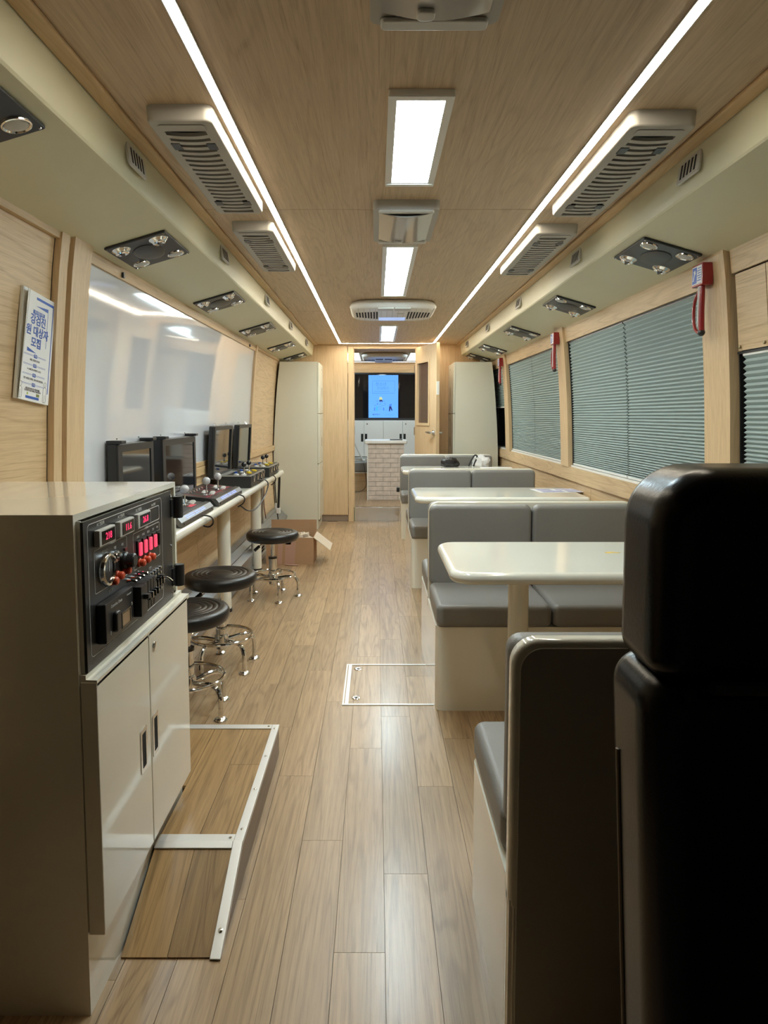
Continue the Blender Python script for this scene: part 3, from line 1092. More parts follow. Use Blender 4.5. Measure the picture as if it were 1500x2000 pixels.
# ------------------------------------------------------------------ counter with its legs
ct = thing('wall_counter', 'long narrow ivory counter with rounded edge along the left wall', 'counter', (-.97, 3.8, 0))
OB('worktop', slab(NB(), -1.105, -.805, 1.95, 5.72, .700, .750, .03, .024, 'Z', 6, 5), M_tabletop, ct, ang=60)
for y in (2.92, 4.02, 5.10):
    OB('leg', cyl(NB(), (-.945, y), .040, .02, .702, 'Z', 28), M_cream, ct)
    OB('foot', cyl(NB(), (-.945, y), .043, 0, .022, 'Z', 24), M_black, ct)

# aluminium floor duct
DP = [(-.972, 0), (-.972, .012), (-.962, .016), (-.962, .05), (-.968, .054), (-.968, .125), (-.958, .130), (-.958, .155), (-1.0, .185), (-1.0, .195), (-1.045, .225), (-1.045, .235), (-1.080, .25), (-1.080, 0.03), (-1.045, 0)]
hd = OB('heating_duct', prism(NB(), DP, 1.92, 6.98, 'Y'), M_ductalu, ang=20)
tag(hd, 'stepped aluminium heating duct along the foot of the left wall', 'duct')
for k in range(5):
    y = 2.55 + k * .95
    for j in range(4):
        B('outlet_slot', M_dark, hd, -.9685, -.965, y + j * .05, y + .03 + j * .05, .070, .085)
        B('outlet_slot', M_dark, hd, -.9685, -.965, y + j * .05, y + .03 + j * .05, .095, .110)

# metal conduit and cables at the end of the counter
cn = thing('cable_conduit', 'grey metal conduit on the wall past the end of the counter', 'conduit', (-1.06, 5.9, .1))
OB('channel', box(NB(), -1.085, -1.02, 5.86, 5.90, .25, .75), M_steel, cn)
OB('channel', box(NB(), -1.085, -1.05, 5.94, 5.96, .25, .75), M_steel, cn)


def cable(label, pts, r=.0035, m=M_black, name='power_cable', g=None, plug=None):
    t = OB(name, tube(NB(), pts, r, 8, smooth=2), m)
    tag(t, label, 'cable', g)
    if plug:
        for (x, y, z) in plug:
            OB('plug', slab(NB(), x - .018, x + .018, y - .014, y + .014, z - .045, z + .005, .005, .004, 'Z', 3, 2), M_white, t)
    return t


cable('thin black cable looping over the counter edge below the nearest game console', [(-.85, 3.02, .757), (-.81, 3.04, .757), (-.785, 3.10, .74), (-.79, 3.16, .70), (-.82, 3.18, .672), (-.86, 3.17, .69)], .004)
cable('thin black cable looping over the counter edge below the second game console', [(-.85, 3.82, .757), (-.81, 3.84, .757), (-.785, 3.88, .74), (-.79, 3.90, .70), (-.83, 3.90, .675)], .004)
cable('long brown-black cable sagging under the counter between console and briefcase', [(-.81, 4.74, .757), (-.785, 4.75, .735), (-.79, 4.72, .68), (-.80, 4.55, .62), (-.80, 4.30, .60), (-.80, 4.05, .625), (-.83, 3.98, .67)], .0045)
cable('short black cable behind the farthest briefcase console', [(-.81, 5.10, .757), (-.79, 5.12, .74), (-.795, 5.14, .70), (-.83, 5.14, .675)], .004)
cable('thick black cable bundle hanging at the counter end with white plug', [(-.86, 5.70, .73), (-.855, 5.76, .70), (-.86, 5.77, .60), (-.865, 5.77, .50), (-.87, 5.77, .40)], .011, plug=[(-.87, 5.77, .40)])
cable('thin black cable dropping from the counter end to the floor', [(-.89, 5.74, .70), (-.90, 5.78, .60), (-.89, 5.79, .45), (-.87, 5.78, .25), (-.83, 5.76, .12)], .005, plug=[(-.885, 5.79, .44)])
cable('dark red cable hanging beside the metal conduit', [(-1.0, 5.69, .705), (-1.0, 5.74, .68), (-1.0, 5.82, .6), (-1.01, 5.82, .45), (-.99, 5.82, .30)], .004, mat('dark_red_cable', (.12, .02, .02), .5))
cable('thin grey cable hanging beside the metal conduit', [(-1.03, 5.69, .705), (-1.03, 5.74, .68), (-1.04, 5.82, .6), (-1.03, 5.82, .45), (-1.05, 5.82, .30)], .004, M_greyp)


# ------------------------------------------------------------------ game consoles
def joystick(parent, x, y, z, mball, rb=.0175, h=.062):
    o = OB('joystick', lathe(NB(), (x, y), [(.020, z), (.020, z + .004), (.006, z + .007), (.004, z + .01), (.004, z + h)], 16), M_chrome, parent)
    OB('knob', ball(NB(), (x, y, z + h + .012), rb, 18), mball, o)
    return o


def button(parent, x, y, z, m, r=.013):
    return OB('button', lathe(NB(), (x, y), [(r + .003, z), (r + .003, z + .004), (r, z + .005), (r, z + .008), (r * .6, z + .0095), (0, z + .010)], 14), m, parent)


def monitor(y0, y1, label):
    t = thing('monitor', label, 'monitor', (-1.05, (y0 + y1) / 2, .75))
    xb, xf = -1.080, -1.040
    OB('casing', box(NB(), xb, xf, y0, y1, .757, 1.105, bev=.004), M_black, t)
    OB('bezel', ring(NB(), (y0 + .002, y1 - .002, .760, 1.103, .004), (y0 + .045, y1 - .035, .80, 1.072, .002), xf, xf + .006, 'X', 2), M_black, t)
    OB('screen', box(NB(), xf, xf + .002, y0 + .045, y1 - .035, .80, 1.072), M_screen, t)
    for yy in (y0, y1 - .05):
        OB('corner_bracket', box(NB(), xb - .002, xf + .022, yy, yy + .05, 1.106, 1.120, bev=.003), M_black, t)
    OB('stand_foot', box(NB(), -1.095, -1.047, y0 + .05, y1 - .05, .7505, .758), M_black, t)
    for yy in (y0 + .08, y1 - .09):
        OB('screw', cyl(NB(), (-1.07, yy), .004, 1.122, 1.127, 'Z', 8), M_chrome, t)
    return t


monitor(2.62, 3.04, 'nearest black monitor, lower half hidden by the control cabinet')
monitor(3.17, 3.75, 'second black monitor on the counter, behind the joystick console with red lines')


def console(y0, y1, label, art):
    t = thing('game_console', label, 'game console', (-.9, (y0 + y1) / 2, .75), 'joystick consoles with blue light strips')
    z0, zf, zb = .751, .788, .812
    xf, xk = -.825, -1.045
    poly = [(xf, z0), (xf - .008, zf), (xk, zb), (xk, z0)]
    OB('case', prism(NB(), poly, y0, y1, 'Y'), M_black, t)
    n_ = Vector((zb - zf, 0, (xf - .008) - xk)).normalized()
    top = lambda x: zf + (zb - zf) * ((xf - .008) - x) / ((xf - .008) - xk)
    fm = mat('gunmetal', (.16, .16, .16), .3, .8)
    q = OB('front_bar', prism(NB(), [(xf + .010, z0), (xf + .010, z0 + .020), (xf - .006, zf + .003), (xf - .030, zf + .006), (xf - .030, zf), (xf, z0 + .002)], y0 - .003, y1 + .003, 'Y'), fm, t)
    ym = (y0 + y1) / 2
    sl = math.atan2(zf + .003 - z0 - .020, -.016)
    for (a, b) in ((y0 + .09, ym - .05), (ym - .03, ym + .03), (ym + .05, y1 - .13)):
        for j in range(2):
            OB('light_bar', prism(NB(), [(xf + .0055 - j * .006, z0 + .0265 + j * .0068), (xf + .0035 - j * .006, z0 + .0288 + j * .0068), (xf + .0025 - j * .006, z0 + .0280 + j * .0068), (xf + .0045 - j * .006, z0 + .0258 + j * .0068)], a, b, 'Y'), M_bluelit, t)
    for yy in (y0 + .03, y1 - .03):
        OB('screw', cyl(NB(), (yy, z0 + .011), .0045, xf + .010, xf + .0125, 'X', 10), M_black, t)
    # artwork on the sloping top, then sticks and buttons
    def patch(u0, u1, v0, v1, m):
        xs_ = [xf - .035 - u * (abs(xk - xf) - .045) for u in (u0, u1)]
        b_ = NB()
        vs = [b_.verts.new((xx, yy, top(xx) + dz)) for dz in (.0002, .0010) for xx, yy in ((xs_[0], y0 + (y1 - y0) * v0), (xs_[0], y0 + (y1 - y0) * v1), (xs_[1], y0 + (y1 - y0) * v1 + .004), (xs_[1], y0 + (y1 - y0) * v0 + .01))]
        for f in [(0, 1, 2, 3), (4, 5, 6, 7), (0, 1, 5, 4), (1, 2, 6, 5), (2, 3, 7, 6), (3, 0, 4, 7)]:
            b_.faces.new([vs[i] for i in f])
        OB('artwork', b_, m, t)
    if art == 'blue':
        patch(.0, .30, .04, .30, M_cyanlit); patch(.35, .80, .04, .22, M_cyanlit); patch(.1, .6, .34, .40, M_cyanlit)
        patch(.5, .9, .5, .62, M_cyanlit); patch(.05, .2, .62, .80, M_redline)
    else:
        for v in (.08, .30, .52, .70, .90):
            patch(.0, .9, v, v + .004, M_redline)
        patch(.15, .17, .05, .95, M_redline)
    for yy in (y0 + .10, y0 + .355):
        joystick(t, -.905, yy, top(-.905), M_glass, .0215, .066)
    for base in (y0 + .165, y0 + .42):
        for i in range(3):
            for j in range(2):
                button(t, -.895 - j * .042 - i * .006, base + i * .038, top(-.895 - j * .042), M_print if j else M_greyl, .0125)
    for i in range(5):
        button(t, -.995, y0 + .12 + i * .055, top(-.995), M_chrome, .007)
    return t


console(2.72, 3.25, 'joystick console with glowing blue artwork, closest to the control cabinet', 'blue')
console(3.37, 3.95, 'joystick console with red line artwork and clear ball sticks', 'red')


def briefcase(y0, y1, label):
    t = thing('briefcase_console', label, 'game console', (-.9, (y0 + y1) / 2, .75), 'open briefcase arcade consoles')
    xf, xk, z0, z1 = -.815, -1.045, .751, .828
    OB('case', slab(NB(), xk, xf, y0, y1, z0, z1, .012, .005, 'Z', 4, 3), M_black, t)
    OB('top_plate', box(NB(), xk + .008, xf - .010, y0 + .008, y1 - .008, z1, z1 + .003), M_panel, t)
    OB('rim', ring(NB(), (xk + .001, xf - .001, y0 + .001, y1 - .001, .01), (xk + .006, xf - .006, y0 + .006, y1 - .006, .008), z1 - .008, z1 + .005, 'Z', 3), M_alu, t)
    for yy in (y0 + .09, (y0 + y1) / 2 - .03, y1 - .15, y1 - .06):
        q = OB('latch', box(NB(), xf, xf + .006, yy - .016, yy + .016, z1 - .045, z1 - .002, bev=.0015), M_chrome, t)
        OB('latch_tongue', box(NB(), xf + .006, xf + .011, yy - .009, yy + .009, z1 - .020, z1 + .003, bev=.001), M_steel, q)
    OB('carry_handle', tube(NB(), [(xf + .002, (y0 + y1) / 2 + .01, z1 - .05), (xf + .020, (y0 + y1) / 2 + .02, z1 - .055), (xf + .020, (y0 + y1) / 2 + .10, z1 - .055), (xf + .002, (y0 + y1) / 2 + .11, z1 - .05)], .005, 8, smooth=1), M_black, t)
    zt = z1 + .003
    for yy in (y0 + .13, y0 + .30):
        joystick(t, -.885, yy, zt, M_blackg, .0165, .052)
    for base in (y0 + .19, y0 + .37):
        button(t, -.86, base, zt, M_yel, .013); button(t, -.875, base + .035, zt, M_yel, .012)
        button(t, -.905, base, zt, M_print, .012); button(t, -.92, base + .035, zt, M_print, .012)
        button(t, -.955, base + .01, zt, M_navy, .010)
    button(t, -.87, y0 + .04, zt, M_print, .016); button(t, -.92, y0 + .05, zt, M_print, .016)
    for i in range(12):
        B('speaker_slot', M_greyl, t, -1.035, -.985, y0 + .06 + i * .03, y0 + .068 + i * .03, zt, zt + .0012)
    # lid standing up with the screen, tilted a little to the room
    Ml = Matrix.Translation((-1.042, 0, z1)) @ Matrix.Rotation(R(3.5), 4, 'Y')
    la, lb = y0 - .12, y1 - .13

    def LD(name, b_, m):
        bm = NB(); merge(bm, b_, Ml); return OB(name, bm, m, t)
    LD('lid', slab(NB(), la, lb, -.01, .325, -.028, -.002, .012, .004, 'X', 4, 2), M_black)
    LD('lid_rim', ring(NB(), (la, lb, -.01, .325, .01), (la + .03, lb - .03, .02, .300, .006), -.002, .012, 'X', 3), M_black)
    LD('screen', box(NB(), -.002, .003, la + .03, lb - .03, .02, .300), M_screen)
    for yy in (la + .10, lb - .10):
        LD('lid_catch', tube(NB(), [(-.01, yy - .02, .325), (-.02, yy - .02, .343), (-.02, yy + .02, .343), (-.01, yy + .02, .325)], .0018, 6), M_chrome)
    return t


briefcase(4.24, 4.76, 'open black briefcase arcade console between the red-lined console and the farthest one')
briefcase(4.97, 5.46, 'farthest open black briefcase arcade console at the end of the counter')

# ------------------------------------------------------------------ cardboard box
cb = thing('cardboard_box', 'open brown cardboard box on the floor behind the farthest stool', 'box', (-.71, 5.45, 0))
bx0, bx1, by0, by1, bz = -.905, -.515, 5.31, 5.60, .222
g = .004
OB('box_body', box(box(box(box(box(NB(), bx0, bx1, by0, by0 + g, 0, bz), bx0, bx1, by1 - g, by1, 0, bz), bx0, bx0 + g, by0 + g, by1 - g, 0, bz), bx1 - g, bx1, by0 + g, by1 - g, 0, bz), bx0 + g, bx1 - g, by0 + g, by1 - g, 0, g), M_card, cb)
Mf = Matrix.Translation((bx0, by1, bz)) @ Matrix.Rotation(R(-3), 4, 'X')
OB('flap', box(NB(), 0, bx1 - bx0, -g, 0, 0, .105, M=Mf), M_card, cb)
Mf = Matrix.Translation((bx1, by0, bz)) @ Matrix.Rotation(R(38), 4, 'Y')
OB('flap', box(NB(), 0, .17, .0, by1 - by0 - .0, 0, g, M=Mf), M_cardi, cb, label='pale inside of the open flap')
Mf = Matrix.Translation((bx0, by0, bz)) @ Matrix.Rotation(R(-115), 4, 'Y')
OB('flap', box(NB(), 0, .04, .0, by1 - by0, 0, g, M=Mf), M_cardi, cb)
for a, b, c_, d in ((-.815, -.765, .0, .20), (-.755, -.660, .0, .19), (-.745, -.69, .165, .218)):
    OB('tape', prism(NB(), [(a, c_ + .002), (b - .012, c_ + .002), (b, d), (a + .012, d)], by0 - .0012, by0 - .0002, 'Y'), M_tape if d < .21 else M_card, cb)
ps = OB('packing_paper', blob(NB(), (-.64, 5.44, .19), (.08, .06, .055), 21, .5, 16), M_cardi, ang=20)
tag(ps, 'crumpled beige packing paper sticking out of the cardboard box', 'paper')
OB_ = OB('tape_scrap', tube(NB(), [(-.745, 5.285, .006), (-.72, 5.265, .006), (-.69, 5.262, .007), (-.655, 5.268, .006), (-.635, 5.262, .006)], .006, 6, smooth=1), M_tape)
tag(OB_, 'curled scrap of brown tape on the floor before the box', 'tape scrap')


# ------------------------------------------------------------------ tall cupboards at the end wall
def tall_cupboard(side, label):
    t = thing('tall_cupboard', label, 'cupboard', (CX + side * .95, 7.25, 0), 'tall off-white cupboards at the end wall')
    f = wl if side < 0 else wr
    z1 = 1.79
    xa = -.628 if side < 0 else .842         # aisle face of the carcass
    zs = [0, .2, .5, .85, 1.1, 1.4, 1.6, z1]
    gap = .012 if side < 0 else .045
    yf = 7.0 if side < 0 else 7.03
    pts = [(xa, 0), (xa, z1)] + [(f(z) - side * (gap + .016 * max(0, z - .9)), z) for z in reversed(zs)]
    OB('carcass', prism(NB(), pts, yf, YE - .004, 'Y'), M_locker, t)
    for k, (a, b) in enumerate(((.10, .703), (.709, 1.239), (1.245, z1 - .004))):
        x0, x1 = sorted((xa, xa - side * .020))
        d = OB('door', box(NB(), x0, x1, yf + .002, YE - .01, a, b, bev=.006), M_locker, t)
        zc = (a + b) / 2 - (.04 if k else -.04)
        hx = xa - side * .020
        OB('handle', box(NB(), *sorted((hx, hx - side * .0012)), 7.30, 7.345, zc - .05, zc + .05), M_steel, d)
        OB('keyhole', cyl(NB(), (7.33, b - .06), .009, hx, hx - side * .003, 'X', 14), M_steel, d)
    x0, x1 = sorted((xa, xa - side * .004))
    OB('vent', box(NB(), x0, x1, 7.15, 7.30, .06, .16), M_black, t)
    return t


tall_cupboard(-1, 'tall off-white cupboard at the far end of the whiteboard wall')
tall_cupboard(1, 'tall off-white cupboard at the far end of the window wall')

# ------------------------------------------------------------------ control cabinet near the camera
cc = thing('control_cabinet', 'ivory control cabinet with black switch panel over two doors', 'cabinet', (-.85, 1.56, 0))
X0, X1, Y0, Y1, ZT = -1.075, -.582, 1.245, 1.885, 1.030
bm = NB()
box(bm, X0, X1, Y0, Y1, ZT - .014, ZT)                # top
box(bm, X0, X1, Y0, Y0 + .014, 0, ZT - .014)          # near side
box(bm, X0, X1, Y1 - .014, Y1, 0, ZT - .014)          # far side
box(bm, X0, X1, Y0 + .014, Y1 - .014, .690, .712)     # shelf under the panel
box(bm, X1 - .03, X1, Y0 + .014, Y1 - .014, 0, .690)  # lower front
box(bm, X0, X1 - .06, Y0 + .014, Y1 - .014, .712, .72)
OB('carcass', bm, M_cream, cc, ang=30)
OB('ledge', prism(NB(), [(X1, .690), (X1 + .034, .690), (X1 + .034, .702), (X1 + .012, .703), (X1 + .012, .712), (X1 - .03, .712), (X1 - .03, .69)], Y0 + .004, Y1 - .004, 'Y'), M_cream, cc)
B('panel_recess', M_cream, cc, X1 - .034, X1 - .030, Y0 + .014, Y1 - .014, .712, ZT - .014)
PX = -.568
cpn = OB('control_panel', box(NB(), PX - .006, PX, Y0 + .010, 1.802, .7135, 1.014, bev=.001), M_panel, cc)
B('panel_mount', M_cream, cc, X1 - .03, PX - .006, Y0 + .012, Y0 + .016, .7125, 1.0155)


def outline(u0, u1, v0, v1, r=.008, wd=.0013):
    return OB('outline', ring(NB(), (u0, u1, v0, v1, r), (u0 + wd, u1 - wd, v0 + wd, v1 - wd, r - wd), PX, PX + .0005, 'X', 4), M_print, cpn)


outline(1.272, 1.718, .737, 1.006, .012)
outline(1.299, 1.473, .859, .949, .006)
outline(1.511, 1.697, .857, .945, .006)
outline(1.614, 1.698, .951, .988, .006)
for (a, b, s) in ((1.300, 1.382, '218'), (1.407, 1.491, '11.6'), (1.515, 1.601, '26.8')):
    z0, z1 = .955, .990
    mt = OB('meter', box(NB(), PX, PX + .013, a, b, z0, z1, bev=.003), M_greyl, cpn)
    OB('display', box(NB(), PX + .013, PX + .0136, a + .010, b - .006, z0 + .004, z1 - .004), M_blackg, mt)
    text('digits', s, .021, M_digit, mt, onX(PX + .0138, (a + b) / 2 + .003, (z0 + z1) / 2))
for (y, z, s, k) in ((1.335, .9985, 'AC 전압계', .0085), (1.444, .9975, 'AC 전류계', .0085), (1.552, .996, 'DC 전압계', .0085), (1.656, .994, 'DC 출력', .008),
                     (1.398, .9485, 'AC 출력', .008), (1.60, .9445, '스위치', .008), (1.352, .9365, '엔진시간', .0085), (1.405, .934, '예열', .007), (1.447, .933, '시동', .007),
                     (1.375, .848, '발전기', .008), (1.62, .838, '차단기', .008)):
    text('caption', s, k, M_print, cpn, onX(PX + .0004, y, z))
# hour dial
dial = OB('dial', lathe(NB(), (1.352, .899), [(.036, PX), (.036, PX + .006), (.0335, PX + .011), (.029, PX + .012), (.0275, PX + .007), (.0, PX + .007)], 32, 'X'), M_chrome, cpn)
OB('dial_face', cyl(NB(), (1.352, .899), .027, PX + .0072, PX + .0080, 'X', 28), M_blackg, dial)
OB('dial_needle', box(NB(), PX + .0082, PX + .0088, 1.351, 1.353, .895, .918), M_print, dial)
kn = OB('rotary_knob', lathe(NB(), (1.448, .897), [(.019, PX), (.019, PX + .008), (.016, PX + .012), (.016, PX + .026), (.013, PX + .029), (0, PX + .029)], 22, 'X'), M_black, cpn)
OB('key_switch', lathe(NB(), (1.408, .914), [(.014, PX), (.013, PX + .006), (.009, PX + .007), (.009, PX + .012), (0, PX + .012)], 18, 'X'), M_chrome, cpn)
OB('indicator_lamp', box(NB(), PX, PX + .004, 1.454, 1.466, .917, .923), M_red, cpn)
for (y, z) in ((1.378, .868), (1.410, .872), (1.450, .874), (1.543, .870), (1.578, .870), (1.613, .870)):
    OB('breaker_cap', lathe(NB(), (y, z), [(.0105, PX), (.0105, PX + .004), (.0088, PX + .006), (.0088, PX + .014), (.006, PX + .017), (0, PX + .017)], 16, 'X'), M_orange, cpn)
for k, (y, z) in enumerate(((1.544, .903), (1.579, .903), (1.614, .903), (1.649, .903), (1.680, .903))):
    o = OB('rocker_switch', box(NB(), PX, PX + .004, y - .012, y + .012, z - .021, z + .021, bev=.001), M_black, cpn)
    OB('rocker', box(NB(), PX + .004, PX + .009, y - .0065, y + .0065, z - .016, z + .016, bev=.002), M_redlit if k < 4 else M_black, o)
    text('caption', ('실내등', '외부등', '냉장고', '환풍', '예비')[k], .0065, M_print, cpn, onX(PX + .0004, y, .932))
# generator remote
gr_ = OB('generator_remote', slab(NB(), 1.300, 1.452, .755, .838, PX, PX + .020, .004, .003, 'X', 3, 2), M_black, cpn)
text('lettering', 'Cummins Onan', .0095, M_print, gr_, onX(PX + .0205, 1.355, .826))
text('lettering', 'Generator', .0062, M_print, gr_, onX(PX + .0205, 1.425, .8275))
OB('paddle', slab(NB(), 1.335, 1.360, .768, .812, PX + .019, PX + .029, .008, .004, 'X', 4, 3), M_black, gr_)
OB('window', box(NB(), PX + .020, PX + .0206, 1.383, 1.427, .766, .794), M_amber, gr_)
OB('window_frame', ring(NB(), (1.379, 1.431, .762, .798, .003), (1.383, 1.427, .766, .794, .002), PX + .020, PX + .022, 'X', 3), M_blackg, gr_)
for (y, z) in ((1.322, .772), (1.440, .800)):
    text('lettering', '0', .011, M_print, gr_, onX(PX + .0205, y, z))
# breakers and fuses
o = OB('main_breaker', box(NB(), PX, PX + .034, 1.462, 1.500, .762, .832, bev=.002), M_black, cpn)
OB('breaker_lever', box(NB(), PX + .034, PX + .046, 1.474, 1.490, .800, .812, bev=.002), M_black, o)
for k in range(4):
    y = 1.516 + k * .0195
    o = OB('breaker', box(NB(), PX, PX + .024, y, y + .017, .760, .828, bev=.0015), M_black, cpn)
    OB('breaker_lever', box(NB(), PX + .024, PX + .034, y + .005, y + .012, .785, .800, bev=.001), M_blackg if k != 1 else M_steel, o)
for k in range(5):
    y = 1.607 + k * .021
    for z in (.770, .812, .824):
        OB('terminal_screw', lathe(NB(), (y, z), [(.0042, PX), (.0042, PX + .005), (.002, PX + .006), (0, PX + .006)], 10, 'X'), M_chrome, cpn)
    OB('fuse', box(NB(), PX, PX + .012, y - .006, y + .006, .782, .805, bev=.0015), M_blackg, cpn)
for k in range(4):
    y = 1.470 + k * .025
    OB('toggle', tube(NB(), [(PX, y, .845), (PX + .010, y, .846), (PX + .020, y + .003, .842)], [.0055, .003, .004], 8), M_chrome, cpn)
OB('toggle', tube(NB(), [(PX, 1.69, .795), (PX + .020, 1.69, .798), (PX + .030, 1.695, .786)], [.005, .0035, .005], 8), M_steel, cpn)
for z in (.965, .772):
    h = OB('hinge', lathe(NB(), (PX + .010, 1.825), [(0, z - .032), (.014, z - .030), (.015, z - .026), (.015, z + .026), (.014, z + .030), (0, z + .032)], 18, 'Z'), M_black, cc)
    OB('hinge_leaf', box(NB(), PX - .004, PX + .004, 1.790, 1.845, z - .024, z + .024, bev=.001), M_black, h)
for z in (1.0, .86, .73):
    OB('screw', cyl(NB(), (1.795, z), .004, PX, PX + .002, 'X', 10), M_steel, cc)
# doors
for k, (a, b) in enumerate(((Y0 + .002, 1.539), (1.543, Y1 - .022))):
    d = OB('door', box(NB(), X1 + .001, X1 + .034, a, b, .172, .6985, bev=.003), M_cream, cc)
    fx = X1 + .034
    y0, y1 = ((1.467, 1.509), (1.549, 1.590))[k]
    OB('handle', ring(NB(), (y0, y1, .384, .487, .003), (y0 + .009, y1 - .009, .394, .477, .002), fx, fx + .0016, 'X', 3), M_steel, d)
    OB('handle_recess', box(NB(), fx, fx + .0008, y0 + .009, y1 - .009, .394, .477), M_dark, d)
    if k:
        lk = OB('lock', lathe(NB(), (1.577, .655), [(.011, fx), (.0105, fx + .003), (.006, fx + .004), (0, fx + .004)], 20, 'X'), M_steel, d)

# ------------------------------------------------------------------ low platform with ramp
pf = thing('floor_platform', 'low oak-topped step platform with aluminium edging and a sloping near end', 'platform', (-.6, 1.9, 0))
PXR, PXL, ZP = -.352, -.576, .105
YA, YB, YC = 1.385, 1.635, 2.285
prof = [(YA, .0), (YC, .0), (YC, ZP - .005), (YB, ZP - .005), (YA, .004)]
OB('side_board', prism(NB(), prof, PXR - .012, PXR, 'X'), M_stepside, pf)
OB('core', prism(NB(), [(YA + .03, .0), (YC - .002, 0), (YC - .002, ZP - .008), (YB + .01, ZP - .008), (YA + .03, .006)], PXL + .002, PXR - .013, 'X'), M_joint, pf)
OB('core', box(NB(), -.936, PXL + .001, 1.90, YC - .002, 0, ZP - .008), M_joint, pf)


def pboard(x0, x1, y0, y1, nm='board'):
    b_ = box(NB(), 0, x1 - x0, 0, y1 - y0, -.008, 0)
    o = OB(nm, b_, M_stepw, pf)
    o.matrix_parent_inverse = Matrix.Translation(-WL(pf))
    o.location = (x0, y0, ZP)
    return o


sx = [(-.4705, PXR - .001), (-.575, -.4717)]
pboard(sx[0][0], sx[0][1], YB, 2.02); pboard(sx[0][0], sx[0][1], 2.0212, YC)
pboard(sx[1][0], sx[1][1], YB, YC)
for a, b in ((-.695, -.5762), (-.812, -.6962), (-.935, -.8132)):
    pboard(a, b, 1.90, 2.14 if a < -.8 else YC)
pboard(-.935, -.8132, 2.1412, YC)
# ramp boards
sl = math.atan2(ZP, YB - YA)
ln = math.hypot(ZP, YB - YA)
for (a, b) in sx:
    o = OB('ramp_board', box(NB(), 0, b - a, 0, ln, -.006, 0), M_stepw, pf)
    o.matrix_parent_inverse = Matrix.Translation(-WL(pf))
    o.location = (a, YA, .004); o.rotation_euler = (sl, 0, 0)
# aluminium edging
M1 = Matrix.Translation((0, YA, .0)) @ Matrix.Rotation(sl, 4, 'X')
OB('edging', box(NB(), PXR - .022, PXR + .002, YB - .004, YC + .002, ZP - .010, ZP + .0035, bev=.001), M_aluw, pf)
OB('edging', box(NB(), PXR - .022, PXR + .002, -.004, ln + .002, -.010, .0075, bev=.001, M=M1), M_aluw, pf)
OB('edging', box(NB(), PXL, PXR - .023, YB - .002, YB + .030, ZP, ZP + .0035, bev=.0008), M_aluw, pf)
OB('edging', box(NB(), PXL, PXR - .023, ln - .020, ln, .004, .0085, bev=.0008, M=M1), M_aluw, pf)
OB('edging', box(NB(), -.935, PXR - .023, YC - .028, YC + .002, ZP, ZP + .0035, bev=.0008), M_aluw, pf)
for y in (YB + .05, YB + .24, YB + .43, YC - .03):
    OB('screw', lathe(NB(), (PXR - .010, y), [(.0045, ZP + .003), (.0045, ZP + .0045), (.002, ZP + .0052), (0, ZP + .0052)], 10), M_chrome, pf)
for xx, yy in ((PXR - .034, YB + .014), (PXR - .034, YC - .013)):
    OB('screw', lathe(NB(), (xx, yy), [(.0045, ZP + .003), (.0045, ZP + .0045), (0, ZP + .0052)], 10), M_chrome, pf)
b_ = lathe(NB(), (PXR - .010, .055), [(.0055, .007), (.0055, .0092), (.002, .0102), (0, .0102)], 12)
bm = NB(); merge(bm, b_, M1); OB('screw', bm, M_chrome, pf)

# floor hatch
fh = thing('floor_hatch', 'floor hatch framed in aluminium with two round locks in the aisle', 'hatch', (.05, 2.9, 0))
hx0, hx1, hy0, hy1 = -.145, .243, 2.68, 3.137
for k, a in enumerate(((hx0, hx1, hy0, hy0 + .012), (hx0, hx1, hy1 - .012, hy1), (hx0, hx0 + .007, hy0 + .012, hy1 - .012), (hx0 + .011, hx0 + .026, hy0 + .012, hy1 - .012))):
    B('frame', M_aluw, fh, *a, 0, .003)
for y in (2.755, 3.08):
    l_ = OB('lock', lathe(NB(), (-.088, y), [(.020, 0), (.020, .002), (.016, .0035), (.009, .003), (.007, .0015), (0, .0015)], 24), M_chrome, fh)
    OB('key_slot', lathe(NB(), (-.088, y), [(.006, .0018), (.005, .0028), (0, .0028)], 12), M_dark, l_)

# ------------------------------------------------------------------ poster on the left wall
po = thing('wall_poster', 'blue and white Korean notice hanging on the wood wall, left edge curled', 'poster', (-1.07, 2.08, 1.44))
zc_, yc_ = 1.432, 2.085
Mpo = Matrix.Translation((wl(zc_) + .014, yc_, zc_)) @ Matrix.Rotation(R(3.5), 4, 'Y') @ Matrix.Rotation(R(-6.0), 4, 'X')
PWd, PHt = .098, .170


def PO(name, b_, m):
    bm = NB(); merge(bm, b_, Mpo); return OB(name, bm, m, po)


PO('backing', box(NB(), -.010, -.001, -PWd, PWd, -PHt, PHt, bev=.001), M_white)
PO('sheet', box(NB(), -.001, .0, -PWd + .004, PWd, -PHt + .001, PHt - .001), M_paper)
# curled left margin
n = 8
crv = [(-PWd + .0 + .034 * k / n, .0 + .014 * math.sin(PI * .5 * (1 - k / n))) for k in range(n + 1)]
b_ = NB()
fa = [b_.verts.new((h_, y_, PHt - .006)) for y_, h_ in crv]
fb = [b_.verts.new((h_ * .5, -PWd + (y_ + PWd) * .25, -PHt + .002)) for y_, h_ in crv]
ga = [b_.verts.new((h_ + .001, y_, PHt - .006)) for y_, h_ in crv]
gb = [b_.verts.new((h_ * .5 + .001, -PWd + (y_ + PWd) * .25, -PHt + .002)) for y_, h_ in crv]
for k in range(n):
    b_.faces.new((fa[k], fa[k + 1], fb[k + 1], fb[k])); b_.faces.new((ga[k], gb[k], gb[k + 1], ga[k + 1]))
for p_, q_ in ((fa, ga), (fb, gb)):
    for k in range(n): b_.faces.new((p_[k], p_[k + 1], q_[k + 1], q_[k]))
